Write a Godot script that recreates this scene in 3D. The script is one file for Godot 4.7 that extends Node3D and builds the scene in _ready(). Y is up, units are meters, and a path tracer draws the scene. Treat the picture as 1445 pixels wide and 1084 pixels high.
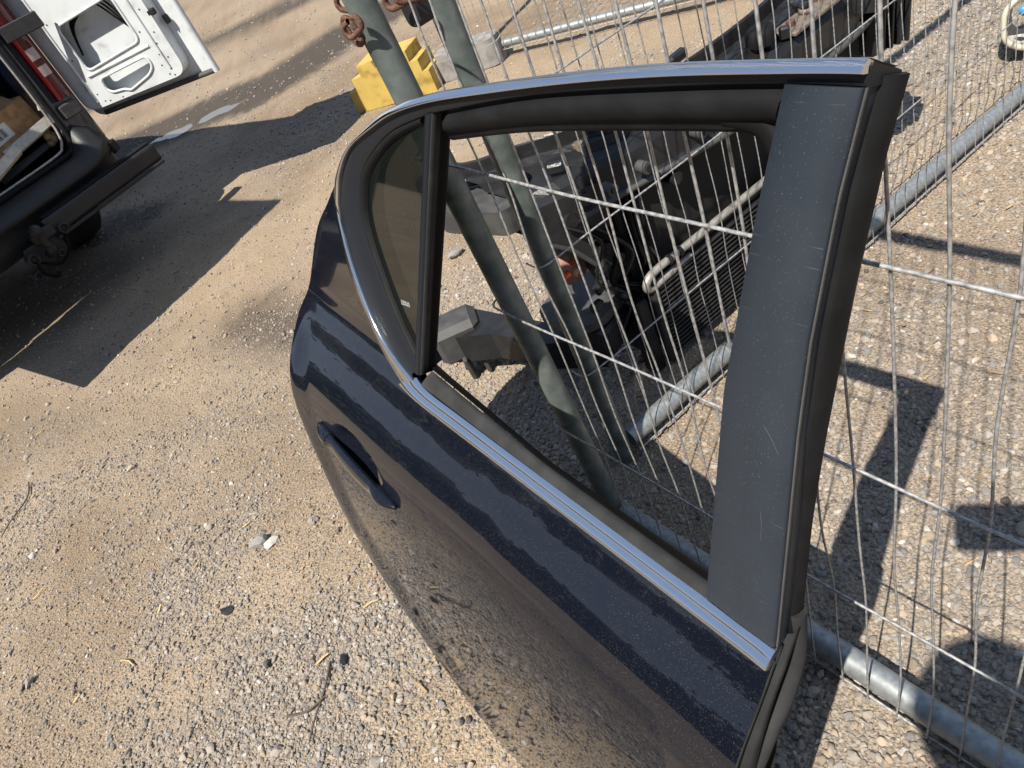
extends Node3D

# ------------------------------------------------------------------ frames of reference (metres)
const DA := Vector3(0.3944068, 0, 0.91893595)       # along the near fence panel, towards the camera
const NA := Vector3(-0.91893595, 0, 0.3944068)      # square to it, towards the yard
const A0 := Vector3(0.098193, 0, -0.802382)
const DB := Vector3(0.9433764, 0, -0.3317244)       # along the second fence panel
const NB := Vector3(0.3317244, 0, 0.9433764)
const B0 := Vector3(0.245, 0, -1.039)
const VD := Vector3(0.76, 0, -0.65)                 # across the van's rear
const VN := Vector3(0.65, 0, 0.76)
const V0 := Vector3(-1.489, 0, -3.181)

var rng := RandomNumberGenerator.new()
var taken := {}
var M := {}
var grit: FastNoiseLite
var lumps: FastNoiseLite
var blotch: FastNoiseLite
var fine: FastNoiseLite

# ------------------------------------------------------------------ naming
func numbered(called: String) -> String:
	if not taken.has(called):
		taken[called] = 0
		return called
	taken[called] += 1
	return "%s_%03d" % [called, taken[called]]

func tag(o: Node, label := "", category := "", group := "", kind := "") -> Node:
	if label: o.set_meta("label", label)
	if category: o.set_meta("category", category)
	if group: o.set_meta("group", group)
	if kind: o.set_meta("kind", kind)
	return o

func thing(called: String, label: String, category: String, xf := Transform3D(), group := "") -> Node3D:
	var o := Node3D.new()
	o.name = numbered(called)
	add_child(o)
	o.transform = xf
	tag(o, label, category, group)
	return o

func part(called: String, st: SurfaceTool, m: Material, parent: Node, normals := true) -> MeshInstance3D:
	if normals:
		st.generate_normals()
	var o := MeshInstance3D.new()
	o.mesh = st.commit()
	o.material_override = m
	if parent == self:
		o.name = numbered(called)
		add_child(o)
	else:
		var n := called
		var k := 0
		while parent.has_node(NodePath(n)):
			k += 1
			n = "%s_%03d" % [called, k]
		o.name = n
		parent.add_child(o, true)
	return o

# ------------------------------------------------------------------ shape helpers
func sb(smooth := true) -> SurfaceTool:
	var st := SurfaceTool.new()
	st.begin(Mesh.PRIMITIVE_TRIANGLES)
	st.set_smooth_group(0 if smooth else -1)
	return st

func tri(st: SurfaceTool, a: Vector3, b: Vector3, c: Vector3) -> void:      # counter-clockwise as seen from outside
	st.add_vertex(a); st.add_vertex(c); st.add_vertex(b)

func quad(st: SurfaceTool, a: Vector3, b: Vector3, c: Vector3, d: Vector3) -> void:
	tri(st, a, b, c)
	tri(st, a, c, d)

func grid(st: SurfaceTool, rows: Array, close_u := false) -> void:          # rows of points; outside is the side of (along row) x (to next row)
	for i in rows.size() - 1:
		var p: PackedVector3Array = rows[i]
		var q: PackedVector3Array = rows[i + 1]
		var n := p.size()
		for j in (n if close_u else n - 1):
			var k := (j + 1) % n
			quad(st, p[j], p[k], q[k], q[j])

func tube(st: SurfaceTool, pts: PackedVector3Array, r: float, seg := 8, caps := true, r_end := -1.0) -> void:
	var rows := []
	var up := Vector3.UP
	var t0 := (pts[1] - pts[0]).normalized()
	if absf(t0.dot(up)) > 0.9: up = Vector3.RIGHT
	var side := t0.cross(up).normalized()
	for i in pts.size():
		var t := (pts[mini(i + 1, pts.size() - 1)] - pts[maxi(i - 1, 0)]).normalized()
		side = (side - t * side.dot(t)).normalized()
		var b := t.cross(side)
		var rr := r if r_end < 0 else lerpf(r, r_end, float(i) / (pts.size() - 1))
		var ring := PackedVector3Array()
		for k in seg:
			var a := TAU * k / seg
			ring.append(pts[i] + (side * cos(a) + b * sin(a)) * rr)
		rows.append(ring)
	st.set_smooth_group(0)
	grid(st, rows, true)
	if caps:
		st.set_smooth_group(-1)
		for e in 2:
			var ring: PackedVector3Array = rows[0 if e == 0 else rows.size() - 1]
			for k in range(1, seg - 1):
				if e == 0: tri(st, ring[0], ring[k + 1], ring[k])
				else: tri(st, ring[0], ring[k], ring[k + 1])
		st.set_smooth_group(0)

func box(st: SurfaceTool, c: Vector3, size: Vector3, basis := Basis(), bevel := 0.004) -> void:
	var h := size * 0.5
	bevel = minf(bevel, minf(h.x, minf(h.y, h.z)) * 0.45)
	st.set_smooth_group(-1)
	var P := func(sx: float, sy: float, sz: float, ax: int) -> Vector3:
		var v := Vector3(sx * h.x, sy * h.y, sz * h.z)
		for k in 3:
			if k != ax: v[k] -= signf(v[k]) * bevel
		return c + basis * v
	for ax in 3:
		for s in [-1.0, 1.0]:
			var q := []
			for uv in [[-1, -1], [1, -1], [1, 1], [-1, 1]]:
				var v := [0.0, 0.0, 0.0]
				v[ax] = s; v[(ax + 1) % 3] = float(uv[0]); v[(ax + 2) % 3] = float(uv[1])
				q.append(P.call(v[0], v[1], v[2], ax))
			if s > 0: quad(st, q[0], q[1], q[2], q[3])
			else: quad(st, q[3], q[2], q[1], q[0])
	for ax in 3:                                    # edges along ax
		var b := (ax + 1) % 3
		var d := (ax + 2) % 3
		for sb_ in [-1.0, 1.0]:
			for sd in [-1.0, 1.0]:
				var lo := [0.0, 0.0, 0.0]
				lo[b] = sb_; lo[d] = sd
				var hi := lo.duplicate()
				lo[ax] = -1.0; hi[ax] = 1.0
				var p0: Vector3 = P.call(lo[0], lo[1], lo[2], b)
				var p1: Vector3 = P.call(hi[0], hi[1], hi[2], b)
				var p2: Vector3 = P.call(hi[0], hi[1], hi[2], d)
				var p3: Vector3 = P.call(lo[0], lo[1], lo[2], d)
				if sb_ * sd > 0: quad(st, p0, p3, p2, p1)
				else: quad(st, p0, p1, p2, p3)
	for sx in [-1.0, 1.0]:
		for sy in [-1.0, 1.0]:
			for sz in [-1.0, 1.0]:
				var p0: Vector3 = P.call(sx, sy, sz, 0)
				var p1: Vector3 = P.call(sx, sy, sz, 1)
				var p2: Vector3 = P.call(sx, sy, sz, 2)
				if sx * sy * sz > 0: tri(st, p0, p1, p2)
				else: tri(st, p0, p2, p1)

func keyhole(outer: PackedVector2Array, holes: Array) -> PackedVector2Array:
	var poly := outer.duplicate()
	if Geometry2D.is_polygon_clockwise(poly): poly.reverse()
	for h0 in holes:
		var h: PackedVector2Array = h0.duplicate()
		if not Geometry2D.is_polygon_clockwise(h): h.reverse()
		var best := INF
		var bi := 0
		var bj := 0
		for i in poly.size():
			for j in h.size():
				var d := poly[i].distance_squared_to(h[j])
				if d < best:
					best = d; bi = i; bj = j
		var out := PackedVector2Array()
		for i in bi + 1: out.append(poly[i])
		for j in h.size() + 1: out.append(h[(bj + j) % h.size()])
		for i in range(bi, poly.size()): out.append(poly[i])
		poly = out
	return poly

func prism(st: SurfaceTool, outer: PackedVector2Array, z0: float, z1: float, xf := Transform3D(), holes := [], bevel := 0.0) -> void:
	var poly := keyhole(outer, holes)
	var idx := Geometry2D.triangulate_polygon(poly)
	var mir := xf.basis.determinant() < 0
	st.set_smooth_group(-1)
	for k in range(0, idx.size(), 3):
		var a := poly[idx[k]]
		var b := poly[idx[k + 1]]
		var c := poly[idx[k + 2]]
		if ((b - a).cross(c - a) < 0) != mir:
			var t := b; b = c; c = t
		tri(st, xf * Vector3(a.x, a.y, z1), xf * Vector3(b.x, b.y, z1), xf * Vector3(c.x, c.y, z1))
		tri(st, xf * Vector3(a.x, a.y, z0), xf * Vector3(c.x, c.y, z0), xf * Vector3(b.x, b.y, z0))
	var loops := [outer]
	loops.append_array(holes)
	for li in loops.size():
		var lp: PackedVector2Array = loops[li].duplicate()
		if (Geometry2D.is_polygon_clockwise(lp) != (li > 0)) != mir: lp.reverse()
		for i in lp.size():
			var a := lp[i]
			var b := lp[(i + 1) % lp.size()]
			quad(st, xf * Vector3(a.x, a.y, z0), xf * Vector3(b.x, b.y, z0), xf * Vector3(b.x, b.y, z1), xf * Vector3(a.x, a.y, z1))

func v2(a: Array) -> PackedVector2Array:
	var p := PackedVector2Array()
	for i in range(0, a.size(), 2): p.append(Vector2(a[i], a[i + 1]))
	return p

func v3(a: Array) -> PackedVector3Array:
	var p := PackedVector3Array()
	for i in range(0, a.size(), 3): p.append(Vector3(a[i], a[i + 1], a[i + 2]))
	return p

func smooth2(p: PackedVector2Array, n: int, even := true) -> PackedVector2Array:   # Catmull-Rom, then evenly spaced
	var d := PackedVector2Array()
	for i in p.size() - 1:
		for k in 12:
			d.append(p[i].cubic_interpolate(p[i + 1], p[maxi(i - 1, 0)], p[mini(i + 2, p.size() - 1)], k / 12.0))
	d.append(p[p.size() - 1])
	if not even: return d
	return even2(d, n)

func even2(d: PackedVector2Array, n: int) -> PackedVector2Array:
	var run := PackedFloat32Array([0.0])
	for i in d.size() - 1: run.append(run[i] + d[i].distance_to(d[i + 1]))
	var out := PackedVector2Array()
	var k := 0
	for i in n + 1:
		var s := run[run.size() - 1] * i / n
		while k < d.size() - 2 and run[k + 1] < s: k += 1
		out.append(d[k].lerp(d[k + 1], clampf((s - run[k]) / maxf(run[k + 1] - run[k], 1e-9), 0, 1)))
	return out

func smooth3(p: PackedVector3Array, per := 6) -> PackedVector3Array:
	var d := PackedVector3Array()
	for i in p.size() - 1:
		for k in per:
			d.append(p[i].cubic_interpolate(p[i + 1], p[maxi(i - 1, 0)], p[mini(i + 2, p.size() - 1)], float(k) / per))
	d.append(p[p.size() - 1])
	return d

func rounded(p: PackedVector2Array, r: float, n := 5) -> PackedVector2Array:   # a polygon with its corners rounded
	var out := PackedVector2Array()
	for i in p.size():
		var a := p[(i + p.size() - 1) % p.size()]
		var b := p[i]
		var c := p[(i + 1) % p.size()]
		var rr := minf(r, minf(a.distance_to(b), b.distance_to(c)) * 0.45)
		var s := b + (a - b).normalized() * rr
		var e := b + (c - b).normalized() * rr
		for k in n + 1:
			var t := float(k) / n
			out.append(s.lerp(b, t).lerp(b.lerp(e, t), t))
	return out

# a strip between two lines of a plane: prof gives (share of the way across, height above the plane)
func band(st: SurfaceTool, a: PackedVector2Array, b: PackedVector2Array, prof: PackedVector2Array, xf: Transform3D, closed_ends := true, flip := false) -> void:
	var rows := []
	for i in a.size():
		var r := PackedVector3Array()
		for p in prof:
			var q := a[i].lerp(b[i], p.x)
			r.append(xf * Vector3(q.x, q.y, p.y))
		rows.append(r)
	var k0 := 0
	for k in prof.size() - 1:
		if prof[k].y + prof[k + 1].y > prof[k0].y + prof[k0 + 1].y: k0 = k
	var mi := a.size() / 2
	if (rows[mi][k0 + 1] - rows[mi][k0]).cross(rows[mi + 1][k0] - rows[mi][k0]).dot(xf.basis.z) < 0:
		for i in rows.size():
			var r: PackedVector3Array = rows[i]
			r.reverse()
			rows[i] = r
	grid(st, rows)
	if closed_ends:
		st.set_smooth_group(-1)
		for e in 2:
			var r: PackedVector3Array = rows[0 if e == 0 else rows.size() - 1]
			for k in range(1, r.size() - 1):
				if e == 0: tri(st, r[0], r[k], r[k + 1])
				else: tri(st, r[0], r[k + 1], r[k])
		st.set_smooth_group(0)

func lathe(st: SurfaceTool, prof: PackedVector2Array, xf: Transform3D, seg := 20) -> void:   # prof (radius, height) from bottom to top, turned about y
	var rows := []
	for p in prof:
		var r := PackedVector3Array()
		for k in seg:
			var a := -TAU * k / seg
			r.append(xf * Vector3(cos(a) * p.x, p.y, sin(a) * p.x))
		rows.append(r)
	grid(st, rows, true)

func frame(o: Vector3, x: Vector3, y: Vector3, z: Vector3) -> Transform3D:
	return Transform3D(Basis(x, y, z), o)

# ------------------------------------------------------------------ materials (linear base colours)
func lin(r: float, g: float, b: float) -> Color:
	return Color(r, g, b).linear_to_srgb()

func mat(r: float, g: float, b: float, rough := 0.6, metal := 0.0) -> StandardMaterial3D:
	var m := StandardMaterial3D.new()
	m.albedo_color = lin(r, g, b)
	m.roughness = rough
	m.metallic = metal
	return m

func noise(freq: float, oct := 4, seed_ := 1, type := FastNoiseLite.TYPE_SIMPLEX_SMOOTH) -> FastNoiseLite:
	var n := FastNoiseLite.new()
	n.noise_type = type
	n.frequency = freq
	n.fractal_octaves = oct
	n.seed = seed_
	return n

func ramp(stops: Array) -> Gradient:                   # [at, grey or Color, ...]
	var g := Gradient.new()
	var offs := PackedFloat32Array()
	var cols := PackedColorArray()
	for i in range(0, stops.size(), 2):
		offs.append(stops[i])
		cols.append(stops[i + 1] if stops[i + 1] is Color else Color(stops[i + 1], stops[i + 1], stops[i + 1]))
	g.offsets = offs
	g.colors = cols
	return g

func ntex(n: FastNoiseLite, size := 512, g: Gradient = null, bump := 0.0) -> NoiseTexture2D:
	var t := NoiseTexture2D.new()
	t.width = size
	t.height = size
	t.seamless = true
	t.noise = n
	if g: t.color_ramp = g
	if bump > 0:
		t.as_normal_map = true
		t.bump_strength = bump
	return t

func textured(m: StandardMaterial3D, tile: float, albedo: Texture2D, rough: Texture2D = null, normal: Texture2D = null, depth := 1.0, world := false) -> StandardMaterial3D:
	m.uv1_triplanar = true
	m.uv1_world_triplanar = world
	m.uv1_scale = Vector3.ONE / tile
	if albedo: m.albedo_texture = albedo
	if rough: m.roughness_texture = rough
	if normal:
		m.normal_enabled = true
		m.normal_texture = normal
		m.normal_scale = depth
	return m

func materials() -> void:
	var worn := ntex(noise(0.010, 6, 3), 512, ramp([0.0, 0.75, 0.45, 0.92, 0.7, 1.0]))
	var dusty := ntex(noise(0.012, 6, 8), 512, ramp([0.0, 0.75, 0.5, 0.88, 0.8, 1.0]))
	var speck := ntex(noise(0.18, 2, 5), 512, ramp([0.0, 0.0, 0.8, 0.0, 0.86, 1.0]))
	var small := ntex(noise(0.2, 3, 9), 512, null, 2.0)
	# dark blue-black metallic paint under clear lacquer
	var flake := ntex(noise(0.35, 2, 12, FastNoiseLite.TYPE_CELLULAR), 512, null, 0.6)
	M.paint = mat(0.004, 0.0058, 0.0112, 0.09, 0.0)
	M.paint.metallic_specular = 0.22
	M.paint.clearcoat_enabled = true
	M.paint.clearcoat = 1.0
	M.paint.clearcoat_roughness = 0.015
	var dust_img := ntex(noise(0.33, 2, 31), 1024, ramp([0.0, Color(0.5, 0.42, 0.33, 0), 0.83, Color(0.5, 0.42, 0.33, 0), 0.9, Color(0.85, 0.82, 0.76, 1)]))
	M.paint.detail_enabled = true
	M.paint.detail_albedo = dust_img
	M.paint.detail_uv_layer = BaseMaterial3D.DETAIL_UV_1
	M.paint.uv1_triplanar = true
	M.paint.uv1_scale = Vector3.ONE / 0.34
	M.chrome = textured(mat(0.72, 0.74, 0.78, 0.5, 1.0), 0.3, null, ntex(noise(0.03, 4, 17), 512, ramp([0.0, 0.12, 0.6, 0.2, 1.0, 0.4])))
	M.satin = textured(mat(0.26, 0.26, 0.26, 1.0, 0.0), 0.42, ntex(noise(0.3, 2, 22), 1024, ramp([0.0, lin(0.075, 0.1, 0.135), 0.835, lin(0.083, 0.108, 0.143), 0.9, lin(1, 0.97, 0.92)])), ntex(noise(0.012, 6, 7), 512, ramp([0.0, 0.34, 0.4, 0.42, 0.7, 0.6])))
	M.satin.metallic_specular = 0.42
	M.gloss_black = mat(0.013, 0.015, 0.019, 0.4)
	M.gloss_black.metallic_specular = 0.28
	M.rubber = textured(mat(0.014, 0.0145, 0.0155, 0.6), 0.25, dusty, null, small, 0.12)
	M.grey_rubber = textured(mat(0.042, 0.0425, 0.043, 0.65), 0.25, dusty, null, small, 0.12)
	M.rubber.metallic_specular = 0.24
	M.grey_rubber.metallic_specular = 0.25
	M.dark_rubber = mat(0.008, 0.008, 0.008, 0.6)
	M.dark_rubber.metallic_specular = 0.18
	M.black_trim = textured(mat(0.02, 0.02, 0.021, 0.55), 0.3, worn, null, small, 0.3)
	M.glass = mat(0.006, 0.008, 0.007, 0.03)
	M.glass.albedo_color.a = 0.80
	M.glass.transparency = BaseMaterial3D.TRANSPARENCY_ALPHA
	M.scratch = mat(0.07, 0.077, 0.085, 0.6)
	M.etched = mat(0.45, 0.45, 0.45, 0.6)
	# galvanised steel, weathered; the tall posts are greener and darker
	var zinc := ntex(noise(0.025, 4, 41, FastNoiseLite.TYPE_CELLULAR), 512, ramp([0.0, 0.72, 0.5, 0.88, 1.0, 1.0]))
	var zr := ntex(noise(0.02, 5, 43), 512, ramp([0.0, 0.38, 0.5, 0.5, 1.0, 0.7]))
	M.zinc = textured(mat(0.40, 0.43, 0.44, 1.0, 0.55), 0.16, zinc, zr, small, 0.12)
	M.wire = textured(mat(0.46, 0.46, 0.455, 0.5, 0.4), 0.2, ntex(noise(0.04, 4, 45), 512, ramp([0.0, 0.5, 0.35, 0.8, 0.7, 1.0])))
	var green := ntex(noise(0.014, 5, 47), 512, ramp([0.0, lin(0.06, 0.082, 0.07), 0.5, lin(0.13, 0.155, 0.147), 1.0, lin(0.24, 0.26, 0.255)]))
	M.post = textured(mat(1, 1, 1, 1.0, 0.35), 0.35, green, zr, small, 0.15)
	M.rust = textured(mat(1, 1, 1, 0.85, 0.15), 0.07, ntex(noise(0.03, 5, 51), 512, ramp([0.0, lin(0.03, 0.018, 0.014), 0.45, lin(0.11, 0.05, 0.032), 0.75, lin(0.2, 0.105, 0.065), 1.0, lin(0.2, 0.17, 0.15)])), null, small, 0.8)
	M.yellow = textured(mat(0.55, 0.40, 0.10, 0.75), 0.5, ntex(noise(0.008, 6, 53), 512, ramp([0.0, lin(0.45, 0.42, 0.38), 0.38, lin(0.85, 0.83, 0.8), 1.0, 1.0])), null, small, 0.3)
	M.concrete = textured(mat(0.30, 0.285, 0.265, 0.9), 0.4, worn, null, small, 0.8)
	M.plastic = textured(mat(0.024, 0.025, 0.027, 0.5), 0.35, dusty, ntex(noise(0.03, 4, 57), 512, ramp([0.0, 0.42, 1.0, 0.8])), small, 0.25)
	M.plastic.metallic_specular = 0.38
	M.dusty_plastic = textured(mat(0.075, 0.075, 0.074, 0.62), 0.3, dusty, null, small, 0.3)
	M.steel_black = textured(mat(0.03, 0.03, 0.032, 0.6, 0.2), 0.3, worn, null, small, 0.5)
	M.rad_fin = mat(0.035, 0.035, 0.034, 0.55, 0.4)
	M.rad_core = mat(0.008, 0.008, 0.008, 0.8)
	M.alloy = textured(mat(0.45, 0.43, 0.39, 0.5, 0.5), 0.1, worn, null, small, 0.3)
	M.bronze = textured(mat(0.26, 0.21, 0.16, 0.6, 0.4), 0.12, worn, null, small, 0.5)
	M.salmon = textured(mat(0.42, 0.25, 0.19, 0.6), 0.1, worn, null, small, 0.2)
	M.red_mark = mat(0.65, 0.06, 0.02, 0.6)
	M.white = textured(mat(0.60, 0.635, 0.655, 0.35), 0.7, ntex(noise(0.015, 5, 61), 512, ramp([0.0, lin(0.5, 0.47, 0.42), 0.22, lin(0.88, 0.88, 0.87), 0.5, 1.0])))
	M.van_paint = mat(0.012, 0.017, 0.032, 0.3)
	M.van_paint.clearcoat_enabled = true
	M.van_plastic = textured(mat(0.016, 0.018, 0.021, 0.5), 0.5, dusty, null, small, 0.25)
	M.lamp_red = mat(0.065, 0.004, 0.006, 0.15)
	M.lamp_clear = mat(0.38, 0.3, 0.3, 0.15)
	M.cardboard = textured(mat(0.46, 0.28, 0.13, 0.85), 0.3, worn)
	M.paper = mat(0.72, 0.71, 0.68, 0.7)
	M.ink = mat(0.03, 0.03, 0.03, 0.7)
	M.blue = mat(0.02, 0.11, 0.38, 0.5)
	M.dirty_white = textured(mat(0.6, 0.57, 0.5, 0.6), 0.2, worn)
	M.wood = textured(mat(0.36, 0.25, 0.14, 0.85), 0.15, worn)
	M.straw = textured(mat(0.62, 0.43, 0.2, 0.8), 0.05, worn)
	M.twig = mat(0.09, 0.07, 0.055, 0.9)
	M.tyre = mat(0.018, 0.018, 0.018, 0.85)
	M.lens = mat(0.5, 0.48, 0.38, 0.12)
	M.badge = mat(0.05, 0.28, 0.62, 0.4)
	M.leaf = mat(0.035, 0.055, 0.02, 0.7)
	M.leaf.vertex_color_use_as_albedo = true
	M.thicket = textured(mat(0.03, 0.045, 0.02, 0.9), 3.0, ntex(noise(0.05, 4, 81), 256, ramp([0.0, 0.4, 1.0, 1.0])))
	M.skin = mat(0.42, 0.25, 0.18, 0.55)
	M.cloth = textured(mat(0.03, 0.034, 0.045, 0.9), 0.2, ntex(noise(0.1, 3, 83), 256, ramp([0.0, 0.7, 1.0, 1.0])))
	M.bark = mat(0.08, 0.06, 0.045, 0.9)

# ------------------------------------------------------------------ ground
const PUDDLE := [Vector3(-0.80, -5.60, 0.06), Vector3(-0.90, -5.58, 0.10), Vector3(-1.02, -5.64, 0.14), Vector3(-1.30, -5.64, 0.10), Vector3(-1.40, -5.70, 0.09), Vector3(-1.50, -5.72, 0.07)]   # hollows that hold water
var bare: Array = []                                  # (polyline, half width, softness) of the damp dark tracks
func ground_y(x: float, z: float) -> float:
	var near := 1.0 / (1.0 + (x * x + z * z) * 0.01)
	var bowl := 0.0
	if z < -5.0 and z > -6.5 and x < -0.2 and x > -2.2:
		for q in PUDDLE:
			var d := Vector2(x - q.x, (z - q.y) * 1.15).length()
			bowl = maxf(bowl, 0.026 * (1.0 - smoothstep(q.z * 0.5, q.z * 1.5, d)))
	return -bowl + (lumps.get_noise_2d(x, z) * 0.011 + grit.get_noise_2d(x, z) * 0.0045 * near) - 0.004

func seg_dist(p: Vector2, l: PackedVector2Array) -> float:
	var best := INF
	for i in l.size() - 1:
		best = minf(best, p.distance_to(Geometry2D.get_closest_point_to_segment(p, l[i], l[i + 1])))
	return best

# how much loose gravel lies at a place, 0 to 1
func gravel_at(x: float, z: float) -> float:
	var p := Vector3(x, 0, z) - A0
	var behind := -p.dot(NA) + 0.42                    # metres past the leaning door's foot, towards the fence
	var patch := smoothstep(-0.25, 0.35, blotch.get_noise_2d(x, z))
	var side := smoothstep(-0.05, 0.25, behind) * smoothstep(-1.6, -0.4, p.dot(DA))
	var yard := 0.3 * patch + 0.65 * (0.25 + 0.75 * patch) * smoothstep(-1.75, -0.95, z) * smoothstep(-2.0, -1.0, x)
	return clampf(maxf(side * (0.45 + 0.6 * patch), yard), 0.0, 1.0)

func ground_color(x: float, z: float) -> Color:
	var p := Vector2(x, z)
	var n := blotch.get_noise_2d(x * 0.7 + 40.0, z * 0.7)
	var f := fine.get_noise_2d(x, z)
	var sand := Color(0.41, 0.312, 0.21)
	var brown := Color(0.28, 0.205, 0.132)
	var grey := Color(0.325, 0.283, 0.235)
	var c := sand.lerp(brown, clampf(0.35 + n * 1.3 + f * 0.4, 0, 1))
	c = c.lerp(grey, 0.75 * gravel_at(x, z))
	var mask := 0.0
	for b in bare:
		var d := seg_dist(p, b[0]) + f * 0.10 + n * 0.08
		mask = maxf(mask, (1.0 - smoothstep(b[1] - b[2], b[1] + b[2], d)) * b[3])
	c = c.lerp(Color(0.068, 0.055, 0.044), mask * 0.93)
	return c

func axis(fine_lo: float, fine_hi: float, step: float, far: float) -> PackedFloat32Array:
	var out := PackedFloat32Array()
	var v := fine_lo
	var s := step
	var low := []
	while v > -far:
		s *= 1.13
		v -= s
		low.append(v)
	low.reverse()
	for x in low: out.append(x)
	v = fine_lo
	while v < fine_hi:
		out.append(v)
		v += step
	s = step
	while v < far:
		out.append(v)
		s *= 1.13
		v += s
	out.append(v)
	return out

func build_ground() -> void:
	bare = [
		[v2([0.9, -6.2, 0.5, -6.15, 0.05, -6.0, -0.3, -5.72, -0.7, -5.6, -1.1, -5.75, -1.9, -5.9, -2.8, -5.6]), 0.40, 0.12, 1.0],
		[v2([0.3, -8.6, -0.2, -8.45, -0.75, -8.55, -1.3, -8.65, -2.4, -8.3]), 0.30, 0.12, 0.95],
		[v2([-0.72, -2.36, -0.5, -2.12]), 0.13, 0.14, 0.85],
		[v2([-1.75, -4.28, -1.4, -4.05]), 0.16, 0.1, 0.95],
		[v2([-1.9, -2.55, -1.1, -2.03, -0.6, -1.7]), 0.10, 0.2, 0.28],
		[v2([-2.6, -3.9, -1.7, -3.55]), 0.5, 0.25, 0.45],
	]
	var xs := axis(-2.6, 2.8, 0.02, 420.0)
	var zs := axis(-5.2, 0.6, 0.02, 420.0)
	var verts := PackedVector3Array()
	var norms := PackedVector3Array()
	var cols := PackedColorArray()
	var nx := xs.size()
	var nz := zs.size()
	verts.resize(nx * nz); norms.resize(nx * nz); cols.resize(nx * nz)
	for j in nz:
		for i in nx:
			var x := xs[i]
			var z := zs[j]
			verts[j * nx + i] = Vector3(x, ground_y(x, z), z)
			cols[j * nx + i] = ground_color(x, z)
	for j in nz:
		for i in nx:
			var l := verts[j * nx + maxi(i - 1, 0)]
			var r := verts[j * nx + mini(i + 1, nx - 1)]
			var u := verts[maxi(j - 1, 0) * nx + i]
			var d := verts[mini(j + 1, nz - 1) * nx + i]
			norms[j * nx + i] = (d - u).cross(r - l).normalized()
	var idx := PackedInt32Array()
	idx.resize((nx - 1) * (nz - 1) * 6)
	var k := 0
	for j in nz - 1:
		for i in nx - 1:
			var a := j * nx + i
			for q in [a, a + 1, a + nx, a + 1, a + nx + 1, a + nx]:
				idx[k] = q
				k += 1
	var arr := []
	arr.resize(Mesh.ARRAY_MAX)
	arr[Mesh.ARRAY_VERTEX] = verts
	arr[Mesh.ARRAY_NORMAL] = norms
	arr[Mesh.ARRAY_COLOR] = cols
	arr[Mesh.ARRAY_INDEX] = idx
	var am := ArrayMesh.new()
	am.add_surface_from_arrays(Mesh.PRIMITIVE_TRIANGLES, arr)
	var m := mat(1, 1, 1, 0.95)
	m.vertex_color_use_as_albedo = true
	textured(m, 0.62, ntex(noise(0.075, 5, 71), 1024, ramp([0.0, 0.45, 0.35, 0.8, 0.55, 0.92, 0.8, 1.12])), null, ntex(noise(0.11, 4, 72), 1024, null, 8.0), 0.7, true)
	var o := MeshInstance3D.new()
	o.name = "ground"
	o.mesh = am
	o.material_override = m
	add_child(o)
	tag(o, "bare sandy brown dirt yard with scattered gravel and damp tracks", "", "", "structure")

func stone_mesh(seed_: int) -> ArrayMesh:
	var r := RandomNumberGenerator.new()
	r.seed = seed_
	var dirs := []
	var t := (1.0 + sqrt(5.0)) / 2.0
	for v in [[-1, t, 0], [1, t, 0], [-1, -t, 0], [1, -t, 0], [0, -1, t], [0, 1, t], [0, -1, -t], [0, 1, -t], [t, 0, -1], [t, 0, 1], [-t, 0, -1], [-t, 0, 1]]:
		dirs.append(Vector3(v[0], v[1], v[2]).normalized())
	var faces := [0, 11, 5, 0, 5, 1, 0, 1, 7, 0, 7, 10, 0, 10, 11, 1, 5, 9, 5, 11, 4, 11, 10, 2, 10, 7, 6, 7, 1, 8, 3, 9, 4, 3, 4, 2, 3, 2, 6, 3, 6, 8, 3, 8, 9, 4, 9, 5, 2, 4, 11, 6, 2, 10, 8, 6, 7, 9, 8, 1]
	var cuts := []                                     # a stone is a ball broken off along a few planes
	for i in 9:
		cuts.append([Vector3(r.randfn(), r.randfn(), r.randfn()).normalized(), r.randf_range(0.42, 0.78)])
	var shape := func(d: Vector3) -> Vector3:
		var len_ := 1.0
		for c in cuts:
			var q: float = d.dot(c[0])
			if q > 0.01: len_ = minf(len_, c[1] / q)
		return d * len_
	var sq := Vector3(r.randf_range(0.85, 1.25), r.randf_range(0.5, 0.8), r.randf_range(0.7, 1.0))
	var st := sb(false)
	for f in range(0, faces.size(), 3):
		var a: Vector3 = dirs[faces[f]]
		var b: Vector3 = dirs[faces[f + 1]]
		var c: Vector3 = dirs[faces[f + 2]]
		var ab := (a + b).normalized()
		var bc := (b + c).normalized()
		var ca := (c + a).normalized()
		for q in [[a, ab, ca], [ab, b, bc], [ca, bc, c], [ab, bc, ca]]:
			tri(st, shape.call(q[0]) * sq, shape.call(q[1]) * sq, shape.call(q[2]) * sq)
	st.generate_normals()
	return st.commit()

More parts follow.
